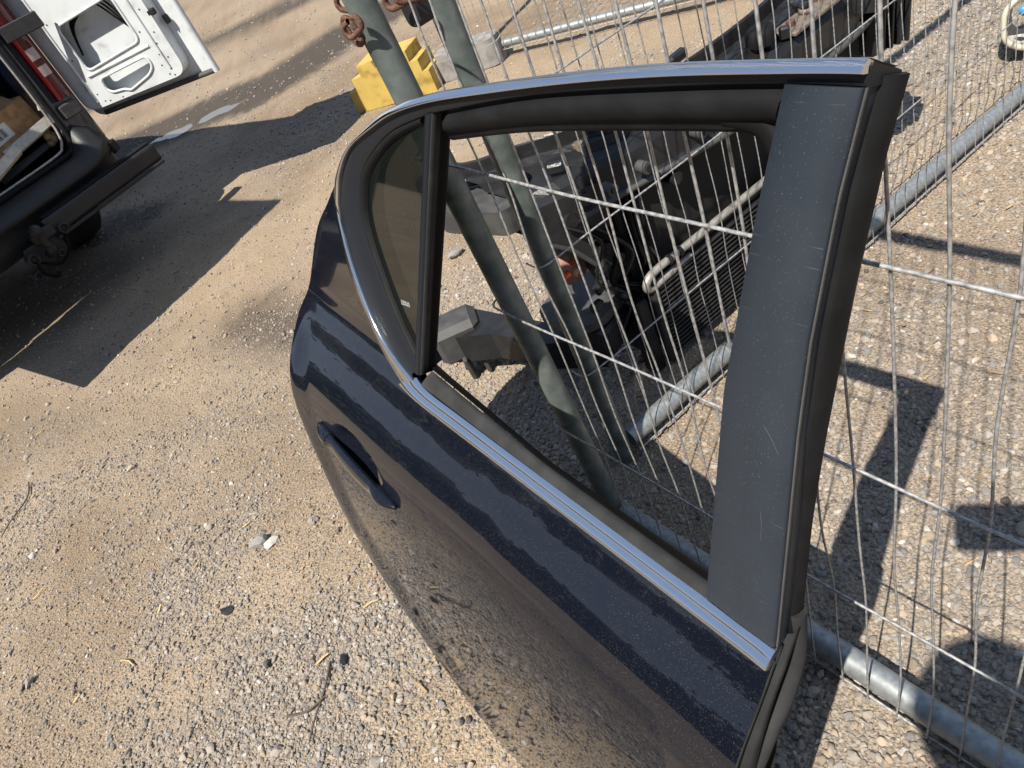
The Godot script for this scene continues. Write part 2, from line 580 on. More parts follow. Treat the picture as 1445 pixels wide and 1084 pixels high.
func build_gravel() -> void:
	var m := mat(1, 1, 1, 0.9)
	m.vertex_color_use_as_albedo = true
	textured(m, 0.9, ntex(noise(0.09, 3, 75), 256, ramp([0.0, 0.7, 0.6, 0.95, 1.0, 1.0])), null, ntex(noise(0.08, 4, 76), 256, null, 4.0), 0.5)
	var nvar := 8
	var where := []
	var tint := []
	for k in nvar:
		where.append([]); tint.append([])
	var put := func(x: float, z: float, s: float, dark: float) -> void:
		var k := rng.randi() % nvar
		var b := Basis(Vector3.UP, rng.randf() * TAU) * Basis(Vector3.RIGHT, rng.randfn() * 0.35) * Basis(Vector3.BACK, rng.randfn() * 0.35)
		b = b.scaled(Vector3.ONE * s)
		where[k].append(Transform3D(b, Vector3(x, ground_y(x, z) + s * (rng.randf_range(0.05, 0.4) if (Vector3(x, 0, z) - A0).dot(NA) > -0.06 else rng.randf_range(-0.3, 0.3)), z)))
		var v := rng.randf_range(0.72, 1.25) * dark
		var c := Color(0.36, 0.315, 0.265)
		var q := rng.randf()
		if q < 0.25: c = Color(0.4, 0.32, 0.235)
		elif q < 0.42: c = Color(0.27, 0.255, 0.24)
		elif q < 0.47: c = Color(0.5, 0.46, 0.41)
		elif q < 0.5: c = Color(0.14, 0.12, 0.11)
		tint[k].append(Color(c.r * v, c.g * v, c.b * v))
	var place := func(n: int, x0: float, x1: float, z0: float, z1: float, lo: float, hi: float, power: float, floor_: float) -> void:
		for i in n:
			var x := rng.randf_range(x0, x1)
			var z := rng.randf_range(z0, z1)
			var g: float = gravel_at(x, z)
			if rng.randf() < maxf(pow(g, power), floor_):
				put.call(x, z, lerpf(lo, hi, pow(rng.randf(), 2.6)), 1.0)
	place.call(95000, -0.5, 1.9, -2.4, 0.2, 0.0035, 0.0098, 1.2, 0.04)       # by and under the fence
	place.call(60000, -0.6, 3.4, -4.8, -1.2, 0.005, 0.0115, 1.0, 0.04)       # between the fences
	place.call(150000, -2.2, 0.1, -2.4, -0.3, 0.0012, 0.0048, 0.8, 0.42)     # grit
	place.call(110000, -2.2, 0.1, -2.0, -0.3, 0.0025, 0.0078, 1.1, 0.08)     # the near yard
	place.call(110000, -3.0, 0.6, -5.2, -2.2, 0.002, 0.0085, 1.1, 0.16)       # the middle of the yard
	place.call(20000, -3.4, 3.0, -10.5, -5.0, 0.006, 0.016, 1.0, 0.14)
	place.call(2200, -2.0, 1.6, -2.6, 0.1, 0.009, 0.017, 1.3, 0.03)          # larger ones
	var root := Node3D.new()
	root.name = "gravel"
	add_child(root)
	tag(root, "loose grey and brown gravel strewn over the dirt", "", "", "stuff")
	for k in nvar:
		var mm := MultiMesh.new()
		mm.transform_format = MultiMesh.TRANSFORM_3D
		mm.use_colors = true
		mm.mesh = stone_mesh(100 + k)
		mm.instance_count = where[k].size()
		for i in where[k].size():
			mm.set_instance_transform(i, where[k][i])
			mm.set_instance_color(i, tint[k][i])
		var o := MultiMeshInstance3D.new()
		o.name = "stones" if k == 0 else "stones_%03d" % k
		o.multimesh = mm
		o.material_override = m
		o.set_meta("kind", "stuff")
		root.add_child(o)

# ------------------------------------------------------------------ the leaning car door
const BELT_X := [-0.5, -0.088, 0.021, 0.137, 0.212, 0.322, 0.42, 0.486, 0.6]
const BELT_Y := [0.575, 0.545, 0.54, 0.536, 0.53, 0.524, 0.52, 0.516, 0.512]
var shoulder := PackedFloat32Array()                  # depth of the skin out from the window plane, every 5 mm below the belt

func table(xs: Array, ys: Array, x: float) -> float:
	if x <= xs[0]: return ys[0]
	for i in xs.size() - 1:
		if x <= xs[i + 1]:
			return lerpf(ys[i], ys[i + 1], (x - xs[i]) / (xs[i + 1] - xs[i]))
	return ys[ys.size() - 1]

func skin_z(x: float, y: float, scoop := true) -> float:
	var yb := table(BELT_X, BELT_Y, x)
	var d := yb - y
	var f := (d + 0.4) / 0.005
	var i := clampi(int(f), 0, shoulder.size() - 2)
	var z := 0.2156 - 0.4063 * (yb - 0.52) + lerpf(shoulder[i], shoulder[i + 1], f - i)
	# the scoop behind the handle
	if not scoop: return z
	var e := Vector2((x + 0.205) / 0.085, (y - 0.420 + 0.12 * (x + 0.205)) / 0.029).length()
	z -= 0.019 * (1.0 - smoothstep(0.3, 1.05, e))
	return z

func skin_n(x: float, y: float) -> Vector3:
	var h := 0.003
	return Vector3(-(skin_z(x + h, y) - skin_z(x - h, y)) / (2 * h), -(skin_z(x, y + h) - skin_z(x, y - h)) / (2 * h), 1).normalized()

func build_door() -> void:
	var ds := [-0.4, -0.05, -0.02, 0.0, 0.008, 0.014, 0.026, 0.036, 0.045, 0.055, 0.07, 0.083, 0.1, 0.13, 0.2, 0.3, 0.4, 0.5, 0.6]
	var sl := [0.4063, 0.4063, 0.55, 1.0, 0.9, 0.815, 0.815, 0.9, 0.985, 0.965, 0.87, 0.82, 0.66, 0.46, 0.335, 0.28, 0.25, 0.22, 0.18]
	var acc := 0.0
	for i in 201:
		shoulder.append(acc)
		acc += 0.005 * table(ds, sl, -0.4 + 0.005 * (i + 0.5))
	var at0 := shoulder[80]
	for i in 201: shoulder[i] -= at0
	var base := Vector3(0.12, 0, 0.42)                  # where the door stands
	var door := thing("car_door", "dark blue rear car door with chrome window trim, leaning upright against the mesh fence", "car door", frame(A0 + DA * base.x + NA * base.z, DA, Vector3.UP, NA))
	var T := Transform3D(Basis(), -base)
	var ct := cos(deg_to_rad(22.114))
	var sn := sin(deg_to_rad(22.114))
	var F := T * frame(Vector3(0, 0.52, 0.2156), Vector3(1, 0, 0), Vector3(0, ct, -sn), Vector3(0, sn, ct))   # the window plane
	# -- outer skin: rows run from the window line to the lower and rear edge
	var top := v2([0.487, 0.511, 0.3, 0.523, 0.137, 0.533, 0.02, 0.537, -0.045, 0.541, -0.08, 0.549, -0.1, 0.558, -0.12, 0.572, -0.143, 0.592, -0.168, 0.624, -0.19, 0.665, -0.205, 0.708, -0.213, 0.745, -0.214, 0.77, -0.217, 0.785])
	var low := v2([0.487, -0.002, 0.3, -0.002, 0.117, 0.0, 0.045, 0.012, -0.121, 0.094, -0.215, 0.154, -0.312, 0.225, -0.375, 0.344, -0.423, 0.432, -0.443, 0.51, -0.443, 0.552, -0.405, 0.605, -0.337, 0.694, -0.277, 0.742, -0.226, 0.782])
	var a := smooth2(top, 0, false)
	var b := smooth2(low, 0, false)
	var rows := []
	var inner := []
	var nv := 70
	for i in a.size():
		var r := PackedVector3Array()
		var q := PackedVector3Array()
		for j in nv + 1:
			var t := float(j) / nv
			var p := a[i].lerp(b[i], t)
			var lip_out := 0.007 * smoothstep(0.80, 1.0, t) * smoothstep(0.14, 0.3, float(i) / a.size()) * (1.0 - smoothstep(0.6, 0.72, float(i) / a.size()))
			r.append(T * Vector3(p.x, p.y, skin_z(p.x, p.y) + lip_out * (1.0 + 0.12 * sin(p.x * 95.0) * (1.0 - t) * 8.0)))
		for j in 13:                                      # the flange turned in round the edge, and the inside of the door
			var t := 1.0 - j / 11.0 * 0.62 if j < 12 else 0.02
			var p := a[i].lerp(b[i], t)
			var deep := lerpf(0.045, 0.085, smoothstep(0, 0.2, j / 12.0)) if j < 12 else 0.03
			q.append(T * Vector3(p.x, p.y, skin_z(p.x, p.y) - deep))
		rows.append(r)
		inner.append(q)
	var st := sb()
	grid(st, rows)
	st.set_smooth_group(1)
	var hem := []
	for i in a.size():
		var e: Vector3 = rows[i][nv]
		var e2: Vector3 = e + (rows[i][nv] - rows[i][nv - 1]).normalized() * 0.002 + Vector3(0, 0, -0.004)
		hem.append(PackedVector3Array([e, e2, e + Vector3(0, 0.004, -0.012)]))
	grid(st, hem)
	part("outer_panel", st, M.paint, door)
	st = sb()
	grid(st, inner)
	var edge := []
	for i in a.size():
		edge.append(PackedVector3Array([hem[i][2], inner[i][0]]))
	grid(st, edge)
	part("inner_panel", st, M.black_trim, door)
	# -- the shut face at the pillar end
	st = sb()
	var jamb := []
	for j in 41:
		var y := lerpf(0.514, 0.0, j / 40.0)
		var z := skin_z(0.487, y)
		var r := PackedVector3Array()
		var w := lerpf(0.014, 0.03, smoothstep(0.0, 0.12, 0.514 - y))
		for q in [[0.4872, 0.0], [0.4885, -0.003], [0.4875, -0.007], [0.481, -0.012], [0.483, -0.02], [0.4905, -0.02 - w * 0.4], [0.492, -0.02 - w], [0.486, -0.03 - w], [0.47, -0.034 - w], [0.44, -0.09]]:
			r.append(T * Vector3(q[0], y - 0.5 * q[1], z + q[1]))
		jamb.append(r)
	grid(st, jamb)
	part("shut_face", st, M.grey_rubber, door)
	# -- window frame and its trims, drawn in the window plane
	var c_out := smooth2(v2([0.487, 0.440, 0.446, 0.439, 0.349, 0.435, 0.247, 0.4265, 0.139, 0.4145, 0.049, 0.4025, -0.021, 0.388, -0.078, 0.37, -0.163, 0.329, -0.206, 0.292, -0.224, 0.262, -0.230, 0.232, -0.218, 0.164, -0.18, 0.094, -0.145, 0.053, -0.105, 0.023]), 110)
	var c_in := smooth2(v2([0.487, 0.433, 0.447, 0.432, 0.349, 0.4275, 0.247, 0.419, 0.138, 0.4065, 0.047, 0.3945, -0.023, 0.380, -0.074, 0.363, -0.148, 0.331, -0.187, 0.297, -0.204, 0.268, -0.210, 0.239, -0.196, 0.172, -0.16, 0.106, -0.118, 0.067, -0.066, 0.043]), 110)
	var k_in := smooth2(v2([0.487, 0.4255, 0.438, 0.4255, 0.35, 0.4205, 0.203, 0.408, 0.064, 0.387, 0.029, 0.380, -0.045, 0.359, -0.104, 0.328, -0.135, 0.302, -0.150, 0.272, -0.155, 0.245, -0.148, 0.21, -0.122, 0.156, -0.088, 0.106, -0.05, 0.066]), 110)
	var t_out := PackedVector2Array()                      # the frame's back edge over the roof
	for i in c_out.size():
		var d := (c_out[mini(i + 1, 110)] - c_out[maxi(i - 1, 0)]).normalized()
		t_out.append(c_out[i] + Vector2(-d.y, d.x) * 0.0065)
	st = sb()
	band(st, c_out, k_in, PackedVector2Array([Vector2(0.6, -0.034), Vector2(0.0, 0.0), Vector2(0.3, 0.002), Vector2(0.95, 0.001), Vector2(1.0, -0.001), Vector2(1.0, -0.012), Vector2(0.95, -0.036), Vector2(0.6, -0.034)]), F, true, true)
	part("window_frame", st, M.gloss_black, door)
	st = sb()
	band(st, c_out, c_in, PackedVector2Array([Vector2(0, -0.003), Vector2(-0.05, 0.002), Vector2(0.02, 0.0035), Vector2(0.1, 0.0042), Vector2(0.5, 0.0068), Vector2(0.9, 0.0088), Vector2(1.02, 0.0085), Vector2(1.08, 0.006), Vector2(1.05, 0.0)]), F, true, true)
	part("frame_chrome", st, M.chrome, door)
	# rubber lip over the top of the frame
	st = sb()
	var lip_a := even2(t_out.slice(0, 82), 80)
	var lip_b := even2(c_out.slice(0, 82), 80)
	band(st, lip_a, lip_b, PackedVector2Array([Vector2(0.0, -0.03), Vector2(0.0, -0.024), Vector2(0.25, -0.016), Vector2(0.75, -0.006), Vector2(1.02, 0.0015), Vector2(0.98, 0.0035)]), F, true, true)
	part("roof_seal", st, M.rubber, door)
	# belt moulding
	var bu := smooth2(v2([-0.064, 0.046, -0.03, 0.037, 0.05, 0.032, 0.212, 0.0225, 0.417, 0.012, 0.4885, 0.008]), 40)
	var bl := smooth2(v2([-0.106, 0.0225, -0.06, 0.0135, 0.03, 0.0085, 0.211, 0.0005, 0.41, -0.010, 0.4865, -0.0145]), 40)
	st = sb()
	band(st, bu, bl, PackedVector2Array([Vector2(0.02, -0.006), Vector2(-0.02, 0.002), Vector2(0.05, 0.0048), Vector2(0.3, 0.0085), Vector2(0.34, 0.0083), Vector2(0.38, 0.0096), Vector2(0.6, 0.0128), Vector2(0.76, 0.0128), Vector2(0.92, 0.0085), Vector2(1.0, 0.002), Vector2(0.98, -0.006)]), F, true, true)
	part("belt_chrome", st, M.chrome, door)
	# dirt line and thin gasket under the belt moulding
	st = sb()
	var g2 := PackedVector2Array()
	for i in bl.size(): g2.append(bl[i] + Vector2(0, -0.0022))
	band(st, bl, g2, PackedVector2Array([Vector2(-0.2, -0.003), Vector2(0.1, 0.0035), Vector2(1.0, 0.0045), Vector2(1.3, -0.003)]), F, true, true)
	part("belt_gasket", st, M.twig, door)
	# window opening: rubber run along the top, with its soft inner corner
	var so := smooth2(v2([0.439, 0.4262, 0.35, 0.4205, 0.203, 0.408, 0.066, 0.387]), 60)
	var si := smooth2(v2([0.425, 0.394, 0.334, 0.388, 0.176, 0.374, 0.045, 0.355]), 60)
	st = sb()
	band(st, so, si, PackedVector2Array([Vector2(0, -0.003), Vector2(0.06, -0.0085), Vector2(0.14, -0.004), Vector2(0.35, -0.001), Vector2(0.6, -0.004), Vector2(0.74, -0.011), Vector2(0.8, -0.0145), Vector2(0.9, -0.0145), Vector2(1.0, -0.02), Vector2(0.9, -0.03), Vector2(0.7, -0.044), Vector2(0.2, -0.044)]), F, true, true)
	part("window_run", st, M.rubber, door)
	st = sb()
	tube(st, smooth3(PackedVector3Array([F * Vector3(0.385, 0.402, -0.02), F * Vector3(0.41, 0.400, -0.02), F * Vector3(0.424, 0.390, -0.02), F * Vector3(0.430, 0.370, -0.02), F * Vector3(0.427, 0.30, -0.02), F * Vector3(0.42, 0.2, -0.02), F * Vector3(0.418, 0.03, -0.02)])), 0.009, 8)
	part("pillar_run", st, M.dark_rubber, door)
	# division bar: painted strip, grey rubber, black channel
	var dl := even2(v2([-0.066, 0.053, -0.058, 0.081, 0.008, 0.306, 0.0295, 0.381]), 30)
	var dm := even2(v2([-0.052, 0.053, -0.043, 0.083, 0.0165, 0.290, 0.044, 0.384]), 30)
	var dr := PackedVector2Array()
	for p in dm: dr.append(p + Vector2(-0.0005, 0))
	st = sb()
	band(st, dl, dm, PackedVector2Array([Vector2(0.0, -0.008), Vector2(0.04, 0.001), Vector2(0.5, 0.0025), Vector2(0.85, 0.0015), Vector2(0.9, -0.004)]), F)
	part("division_bar", st, M.gloss_black, door)
	st = sb()
	band(st, dl, dr, PackedVector2Array([Vector2(0.8, -0.004), Vector2(0.88, 0.0002), Vector2(0.97, -0.001), Vector2(1.0, -0.004), Vector2(1.0, -0.011), Vector2(0.8, -0.012)]), F)
	part("division_rubber", st, M.grey_rubber, door)
	st = sb()
	band(st, dl, dr, PackedVector2Array([Vector2(0.2, -0.006), Vector2(0.9, -0.006), Vector2(0.99, -0.0105), Vector2(0.97, -0.021), Vector2(0.3, -0.03), Vector2(0.0, -0.03)]), F)
	part("glass_channel", st, M.dark_rubber, door)
	# fixed quarter glass and its rubber
	var ring := PackedVector2Array()
	for i in range(56, 111): ring.append(k_in[i])
	var gl := PackedVector2Array(ring)
	gl.append(Vector2(-0.054, 0.081)); gl.append(Vector2(0.012, 0.306)); gl.append(Vector2(0.032, 0.379))
	st = sb()
	prism(st, gl, -0.010, -0.006, F)
	part("quarter_glass", st, M.glass, door)
	var mid := Vector2(-0.065, 0.24)
	var ring_in := PackedVector2Array()
	for p in ring: ring_in.append(p + (mid - p).normalized() * 0.0095)
	st = sb()
	band(st, ring, ring_in, PackedVector2Array([Vector2(0, -0.008), Vector2(0.1, 0.001), Vector2(0.4, 0.0022), Vector2(0.8, -0.001), Vector2(1.0, -0.0055)]), F, true, true)
	part("glass_rubber", st, M.rubber, door)
	var mark := TextMesh.new()
	mark.text = "LEXUS"
	var sf := SystemFont.new()
	sf.font_names = PackedStringArray(["Droid Sans"])
	mark.font = sf
	mark.font_size = 16
	mark.pixel_size = 0.0005
	mark.depth = 0.0004
	var mk := MeshInstance3D.new()
	mk.mesh = mark
	mk.material_override = M.etched
	mk.name = "etched_lettering"
	mk.transform = F * Transform3D(Basis(Vector3(0, 0, 1), deg_to_rad(4)), Vector3(-0.078, 0.145, -0.0055))
	door.add_child(mk)
	# belt weather strip and the dark slot behind it
	var gt := even2(v2([-0.034, 0.064, 0.203, 0.0304, 0.424, 0.0178]), 30)
	var gb := even2(v2([-0.05, 0.041, 0.212, 0.0225, 0.424, 0.0115]), 30)
	st = sb()
	band(st, gt, gb, PackedVector2Array([Vector2(0.8, -0.016), Vector2(0.0, -0.008), Vector2(0.3, -0.003), Vector2(0.8, 0.001), Vector2(1.0, 0.003)]), F, true, true)
	part("belt_strip", st, M.grey_rubber, door)
	var bt := even2(v2([-0.062, 0.0553, 0.177, 0.0165, 0.424, 0.0055]), 30)
	st = sb()
	band(st, bt, gt, PackedVector2Array([Vector2(-2.6, -0.06), Vector2(-0.3, -0.034), Vector2(0.0, -0.030), Vector2(0.9, -0.0155), Vector2(1.0, -0.0095)]), F, true, true)
	part("glass_slot", st, M.dark_rubber, door)
	# pillar cover
	var pl := even2(v2([0.418, 0.014, 0.4165, 0.216, 0.4285, 0.349, 0.4385, 0.4255]), 30)
	var pr := even2(v2([0.487, 0.009, 0.4775, 0.206, 0.4765, 0.272, 0.4805, 0.366, 0.4865, 0.4255]), 30)
	st = sb()
	band(st, pl, pr, PackedVector2Array([Vector2(0.0, -0.012), Vector2(0.0, 0.002), Vector2(0.02, 0.0035), Vector2(0.5, 0.0045), Vector2(0.97, 0.0035), Vector2(0.985, 0.001), Vector2(0.985, -0.03), Vector2(0.1, -0.03)]), F)
	part("pillar_cover", st, M.satin, door)
	for q in [[0.452, 0.205, 0.468, 0.185], [0.46, 0.13, 0.463, 0.105]]:
		st = sb()
		tube(st, PackedVector3Array([F * Vector3(q[0], q[1], 0.0041), F * Vector3(lerpf(q[0], q[2], 0.5) + 0.001, lerpf(q[1], q[3], 0.5), 0.0042), F * Vector3(q[2], q[3], 0.0041)]), 0.00022, 4)
		part("scratch", st, M.scratch, door)
	var pe := PackedVector2Array()
	for p in pr: pe.append(p + Vector2(0.0022, 0))
	st = sb()
	band(st, pr, pe, PackedVector2Array([Vector2(-1.5, -0.03), Vector2(-0.6, -0.003), Vector2(0.0, 0.0008), Vector2(0.4, 0.0), Vector2(0.0, -0.004), Vector2(-1.5, -0.004)]), F)
	part("pillar_edge", st, M.dusty_plastic, door)
	var rr := even2(v2([0.4815, 0.02, 0.476, 0.125, 0.477, 0.222, 0.480, 0.304, 0.483, 0.389, 0.4835, 0.43]), 30)
	var ro := even2(v2([0.489, 0.0, 0.4825, 0.114, 0.4815, 0.177, 0.4835, 0.304, 0.4885, 0.389, 0.4925, 0.43]), 30)
	st = sb()
	band(st, rr, ro, PackedVector2Array([Vector2(-1.0, -0.012), Vector2(0.0, -0.013), Vector2(0.3, -0.0145), Vector2(0.75, -0.018), Vector2(1.1, -0.024), Vector2(1.15, -0.03), Vector2(0.6, -0.036), Vector2(-1.0, -0.038)]), F)
	part("door_seal", st, M.rubber, door)
	st = sb()
	tube(st, smooth3(PackedVector3Array([F * Vector3(0.484, 0.03, -0.026), F * Vector3(0.487, -0.02, -0.032), F * Vector3(0.489, -0.06, -0.022), F * Vector3(0.487, -0.11, -0.004), F * Vector3(0.485, -0.19, 0.018), F * Vector3(0.488, -0.3, 0.035), F * Vector3(0.485, -0.5, 0.02)])), 0.009, 10)
	part("jamb_seal", st, M.grey_rubber, door)
	# handle: a long tapered grip bowed off the skin, with a separate lock cover at its rear end
	for piece in 2:
		st = sb()
		var t0 := 0.0 if piece == 1 else 0.2
		var t1 := 0.192 if piece == 1 else 1.0
		var hr := []
		for i in 25:
			var t := lerpf(t0, t1, i / 24.0)
			var x := lerpf(-0.333, -0.083, t)
			var y := lerpf(0.4235, 0.3945, t) - 0.003 * sin(PI * t)
			var n := skin_n(x, y - 0.06)
			var p := Vector3(x, y, skin_z(x, y, false))
			var lift := 0.002 + 0.007 * pow(sin(PI * clampf(t * 0.98 + 0.01, 0, 1)), 0.6)
			var wide := 0.0145 * pow(maxf(sin(PI * clampf(t * 0.96 + 0.025, 0, 1)), 0.02), 0.55)
			var thick := 0.0075 * pow(maxf(sin(PI * clampf(t * 0.96 + 0.025, 0, 1)), 0.02), 0.4)
			if t < 0.24 or t > 0.76: thick += (0.007 if t < 0.24 else 0.008) * sin(PI * clampf((t if t < 0.24 else 1.0 - t) / 0.24, 0, 1))
			var upv := Vector3(0, 1, 0)
			upv = (upv - n * upv.dot(n)).normalized()
			var c := p + n * lift
			var r := PackedVector3Array()
			for k in 14:
				var an := TAU * k / 14
				var ca := cos(an)
				var sa := sin(an)
				r.append(T * (c + upv * wide * signf(ca) * pow(absf(ca), 0.8) + n * thick * signf(sa) * pow(absf(sa), 0.7)))
			hr.append(r)
		st.set_smooth_group(0)
		grid(st, hr, true)
		for e in 2:
			var r: PackedVector3Array = hr[0 if e == 0 else 24]
			st.set_smooth_group(-1)
			for k in range(1, 13):
				tri(st, r[0], r[k] if e == 1 else r[k + 1], r[k + 1] if e == 1 else r[k])
		part("door_handle" if piece == 0 else "lock_cover", st, M.paint, door)

# ------------------------------------------------------------------ fences
func fence_panel(called: String, label: String, xf: Transform3D, width: float, height: float, pitch: float, levels: Array, first: float, opt := {}) -> Node3D:
	var f := thing(called, label, "fence", xf, "steel mesh fences on the gravel")
	var r := 0.0185
	var st := sb()
	var top_x: float = opt.get("lean", 0.0)
	tube(st, PackedVector3Array([Vector3(first - 0.055 - 0.02, 0.0, 0), Vector3(first - 0.055 - 0.02 + top_x, height, 0)]), r, 18)
	part("post", st, opt.get("post", M.post), f)
	st = sb()
	tube(st, PackedVector3Array([Vector3(width, 0.0, 0), Vector3(width, height, 0)]), r, 14)
	part("post", st, opt.get("post", M.post), f)
	st = sb()
	tube(st, PackedVector3Array([Vector3(first - 0.05, 0.034, 0), Vector3(width * 0.5, 0.032, 0.002), Vector3(width, 0.034, 0)]), 0.0195, 18)
	part("bottom_rail", st, M.zinc, f)
	st = sb()
	tube(st, PackedVector3Array([Vector3(first - 0.05 + top_x, height - 0.02, 0), Vector3(width, height - 0.02, 0)]), r, 14)
	part("top_rail", st, M.zinc, f)
	var zf: float = opt.get("face", 0.022)
	for y in levels:
		st = sb()
		var x0: float = first - 0.09 + top_x * (y / height)
		var p := PackedVector3Array([Vector3(x0 - 0.012, y + 0.002, -0.015), Vector3(x0 - 0.008, y + 0.001, zf * 0.8), Vector3(x0 + 0.03, y, zf)])
		var x := x0 + 0.1
		while x < width:
			p.append(Vector3(x, y + rng.randfn() * 0.0012 - 0.004 * sin(PI * x / width), zf + rng.randfn() * 0.001))
			x += 0.19
		p.append(Vector3(width + 0.015, y, zf * 0.7))
		tube(st, smooth3(p, 4), opt.get("wire", 0.00135) + 0.0005, 6)
		part("horizontal_wire", st, M.wire, f)
	st = sb()
	tube(st, PackedVector3Array([Vector3(first - 0.05, 0.012, zf), Vector3(width, 0.012, zf)]), 0.0022, 6)
	part("horizontal_wire", st, M.wire, f)
	var n := int((width - first) / pitch)
	var bends: float = opt.get("bend", 0.004)
	for i in n:
		var x := first + pitch * i
		if x < -0.01 and top_x < 0: pass
		st = sb()
		var p := PackedVector3Array([Vector3(x + rng.randfn() * 0.002, 0.008, zf + 0.003)])
		var ys := levels.duplicate()
		ys.append(height - 0.015)
		var prev := 0.01
		var cur := 0.0
		for y in ys:
			var nx := rng.randfn() * bends * 0.5
			p.append(Vector3(x + cur * 0.6 + rng.randfn() * bends, lerpf(prev, y, 0.5), zf + rng.randfn() * 0.002))
			p.append(Vector3(x + nx, y, zf - 0.0035))
			cur = nx
			prev = y
		tube(st, smooth3(p, 4), opt.get("wire", 0.00135), 6)
		part("upright_wire", st, M.wire, f)
	return f

func chain_link(st: SurfaceTool, xf: Transform3D, long: float, wide: float, r: float) -> void:
	var p := PackedVector3Array()
	for k in 25:
		var a := TAU * k / 24
		p.append(xf * Vector3(cos(a) * wide, sin(a) * wide + signf(sin(a)) * long, 0))
	tube(st, p, r, 8, false)

func build_fences() -> void:
	fence_panel("mesh_fence", "galvanised mesh fence panel that the dark car door leans on", frame(A0, DA, Vector3.UP, NA), 1.75, 1.5, 0.0396, [0.265, 0.522, 0.77, 1.02, 1.27], 0.0, {"lean": -0.11, "bend": 0.0022})
	fence_panel("mesh_fence", "galvanised mesh fence panel in front of the black car front end", frame(B0, DB, Vector3.UP, NB), 2.6, 1.5, 0.0396, [0.262, 0.508, 0.76, 1.02, 1.27], -0.035, {"lean": -0.01, "bend": 0.0012, "wire": 0.0011})
	var dc := Vector3(0.735, 0, 0.60).normalized()
	fence_panel("mesh_fence", "mesh fence panel on the far side of the gravel, beside the yellow block", frame(Vector3(0.55, 0.03, -3.88), dc, Vector3.UP, Vector3(-dc.z, 0, dc.x)), 3.2, 1.9, 0.045, [0.25, 0.5, 0.75, 1.0, 1.25, 1.5], 0.05, {"lean": -0.02, "post": M.zinc, "bend": 0.002})
	# a further loose tube standing close behind the second panel's post
	var st := sb()
	tube(st, PackedVector3Array([B0 + DB * -0.088 + NB * -0.034, B0 + DB * -0.094 + NB * -0.034 + Vector3(0, 1.5, 0)]), 0.013, 12)
	tag(part("steel_tube", st, M.zinc, self), "slim grey steel tube standing just behind the second fence post", "tube")
	# rusty chain round the first post
	var ch := thing("rusty_chain", "rusty chain wrapped round the fence post above the car door", "chain", frame(A0 + DA * -0.122 + Vector3(0, 0.95, 0), DA, Vector3.UP, NA))
	var seq := [[-0.028, 0.012, 0.012, 1.2, 0.5], [-0.03, -0.014, 0.022, 0.3, 0.2], [-0.008, -0.006, 0.03, 1.9, 0.3], [0.055, 0.008, 0.0, 1.7, 0.2], [0.083, 0.012, -0.004, 1.3, 1.3], [-0.02, 0.03, -0.02, 1.5, 1.2]]
	for q in seq:
		st = sb()
		chain_link(st, Transform3D(Basis(Vector3.UP, q[4]) * Basis(Vector3(0, 0, 1), q[3]), Vector3(q[0], q[1], q[2])), 0.0085, 0.0075, 0.0034)
		part("link", st, M.rust, ch)
	# padlock hanging behind the post
	var pk := thing("padlock", "dark grey padlock hanging from the rusty chain", "padlock", frame(A0 + DA * -0.084 + Vector3(0, 0.945, 0) + NA * -0.03, DA, Vector3.UP, NA))
	st = sb()
	prism(st, rounded(v2([-0.017, -0.026, 0.017, -0.026, 0.017, 0.02, -0.017, 0.02]), 0.012), -0.009, 0.009)
	part("padlock_body", st, M.plastic, pk)
	st = sb()
	tube(st, smooth3(v3([-0.011, 0.018, 0, -0.011, 0.034, 0, 0, 0.045, 0, 0.011, 0.034, 0, 0.011, 0.018, 0])), 0.0035, 8)
	part("shackle", st, M.zinc, pk)

# ------------------------------------------------------------------ yellow block and concrete foot
func build_blocks() -> void:
	var yb := thing("yellow_block", "yellow plastic stepped barrier block standing behind the fence post", "barrier block", Transform3D(Basis(Vector3.UP, deg_to_rad(-32)), Vector3(0.17, 0, -3.95)))
	var st := sb(false)
	prism(st, v2([-0.24, 0.0, 0.24, 0.0, 0.24, 0.11, 0.205, 0.11, 0.205, 0.17, 0.16, 0.17, 0.16, 0.225, 0.04, 0.225, 0.03, 0.19, -0.03, 0.19, -0.04, 0.225, -0.13, 0.225, -0.13, 0.17, -0.19, 0.17, -0.19, 0.11, -0.24, 0.11]), -0.09, 0.09)
	part("block_body", st, M.yellow, yb)
	var cf := thing("concrete_block", "grey concrete fence foot lying under the far fence post", "fence foot", Transform3D(Basis(Vector3.UP, deg_to_rad(-25)), Vector3(0.55, 0, -3.82)))
	st = sb(false)
	var prof := rounded(v2([-0.18, -0.08, 0.18, -0.08, 0.18, 0.08, -0.18, 0.08]), 0.075, 6)
	var X := frame(Vector3.ZERO, Vector3(1, 0, 0), Vector3(0, 0, -1), Vector3(0, 1, 0))
	prism(st, prof, 0.0, 0.10, X)
	var topp := PackedVector2Array()
	for p in prof: topp.append(p * 0.93)
	prism(st, topp, 0.10, 0.125, X)
	part("foot_body", st, M.concrete, cf)

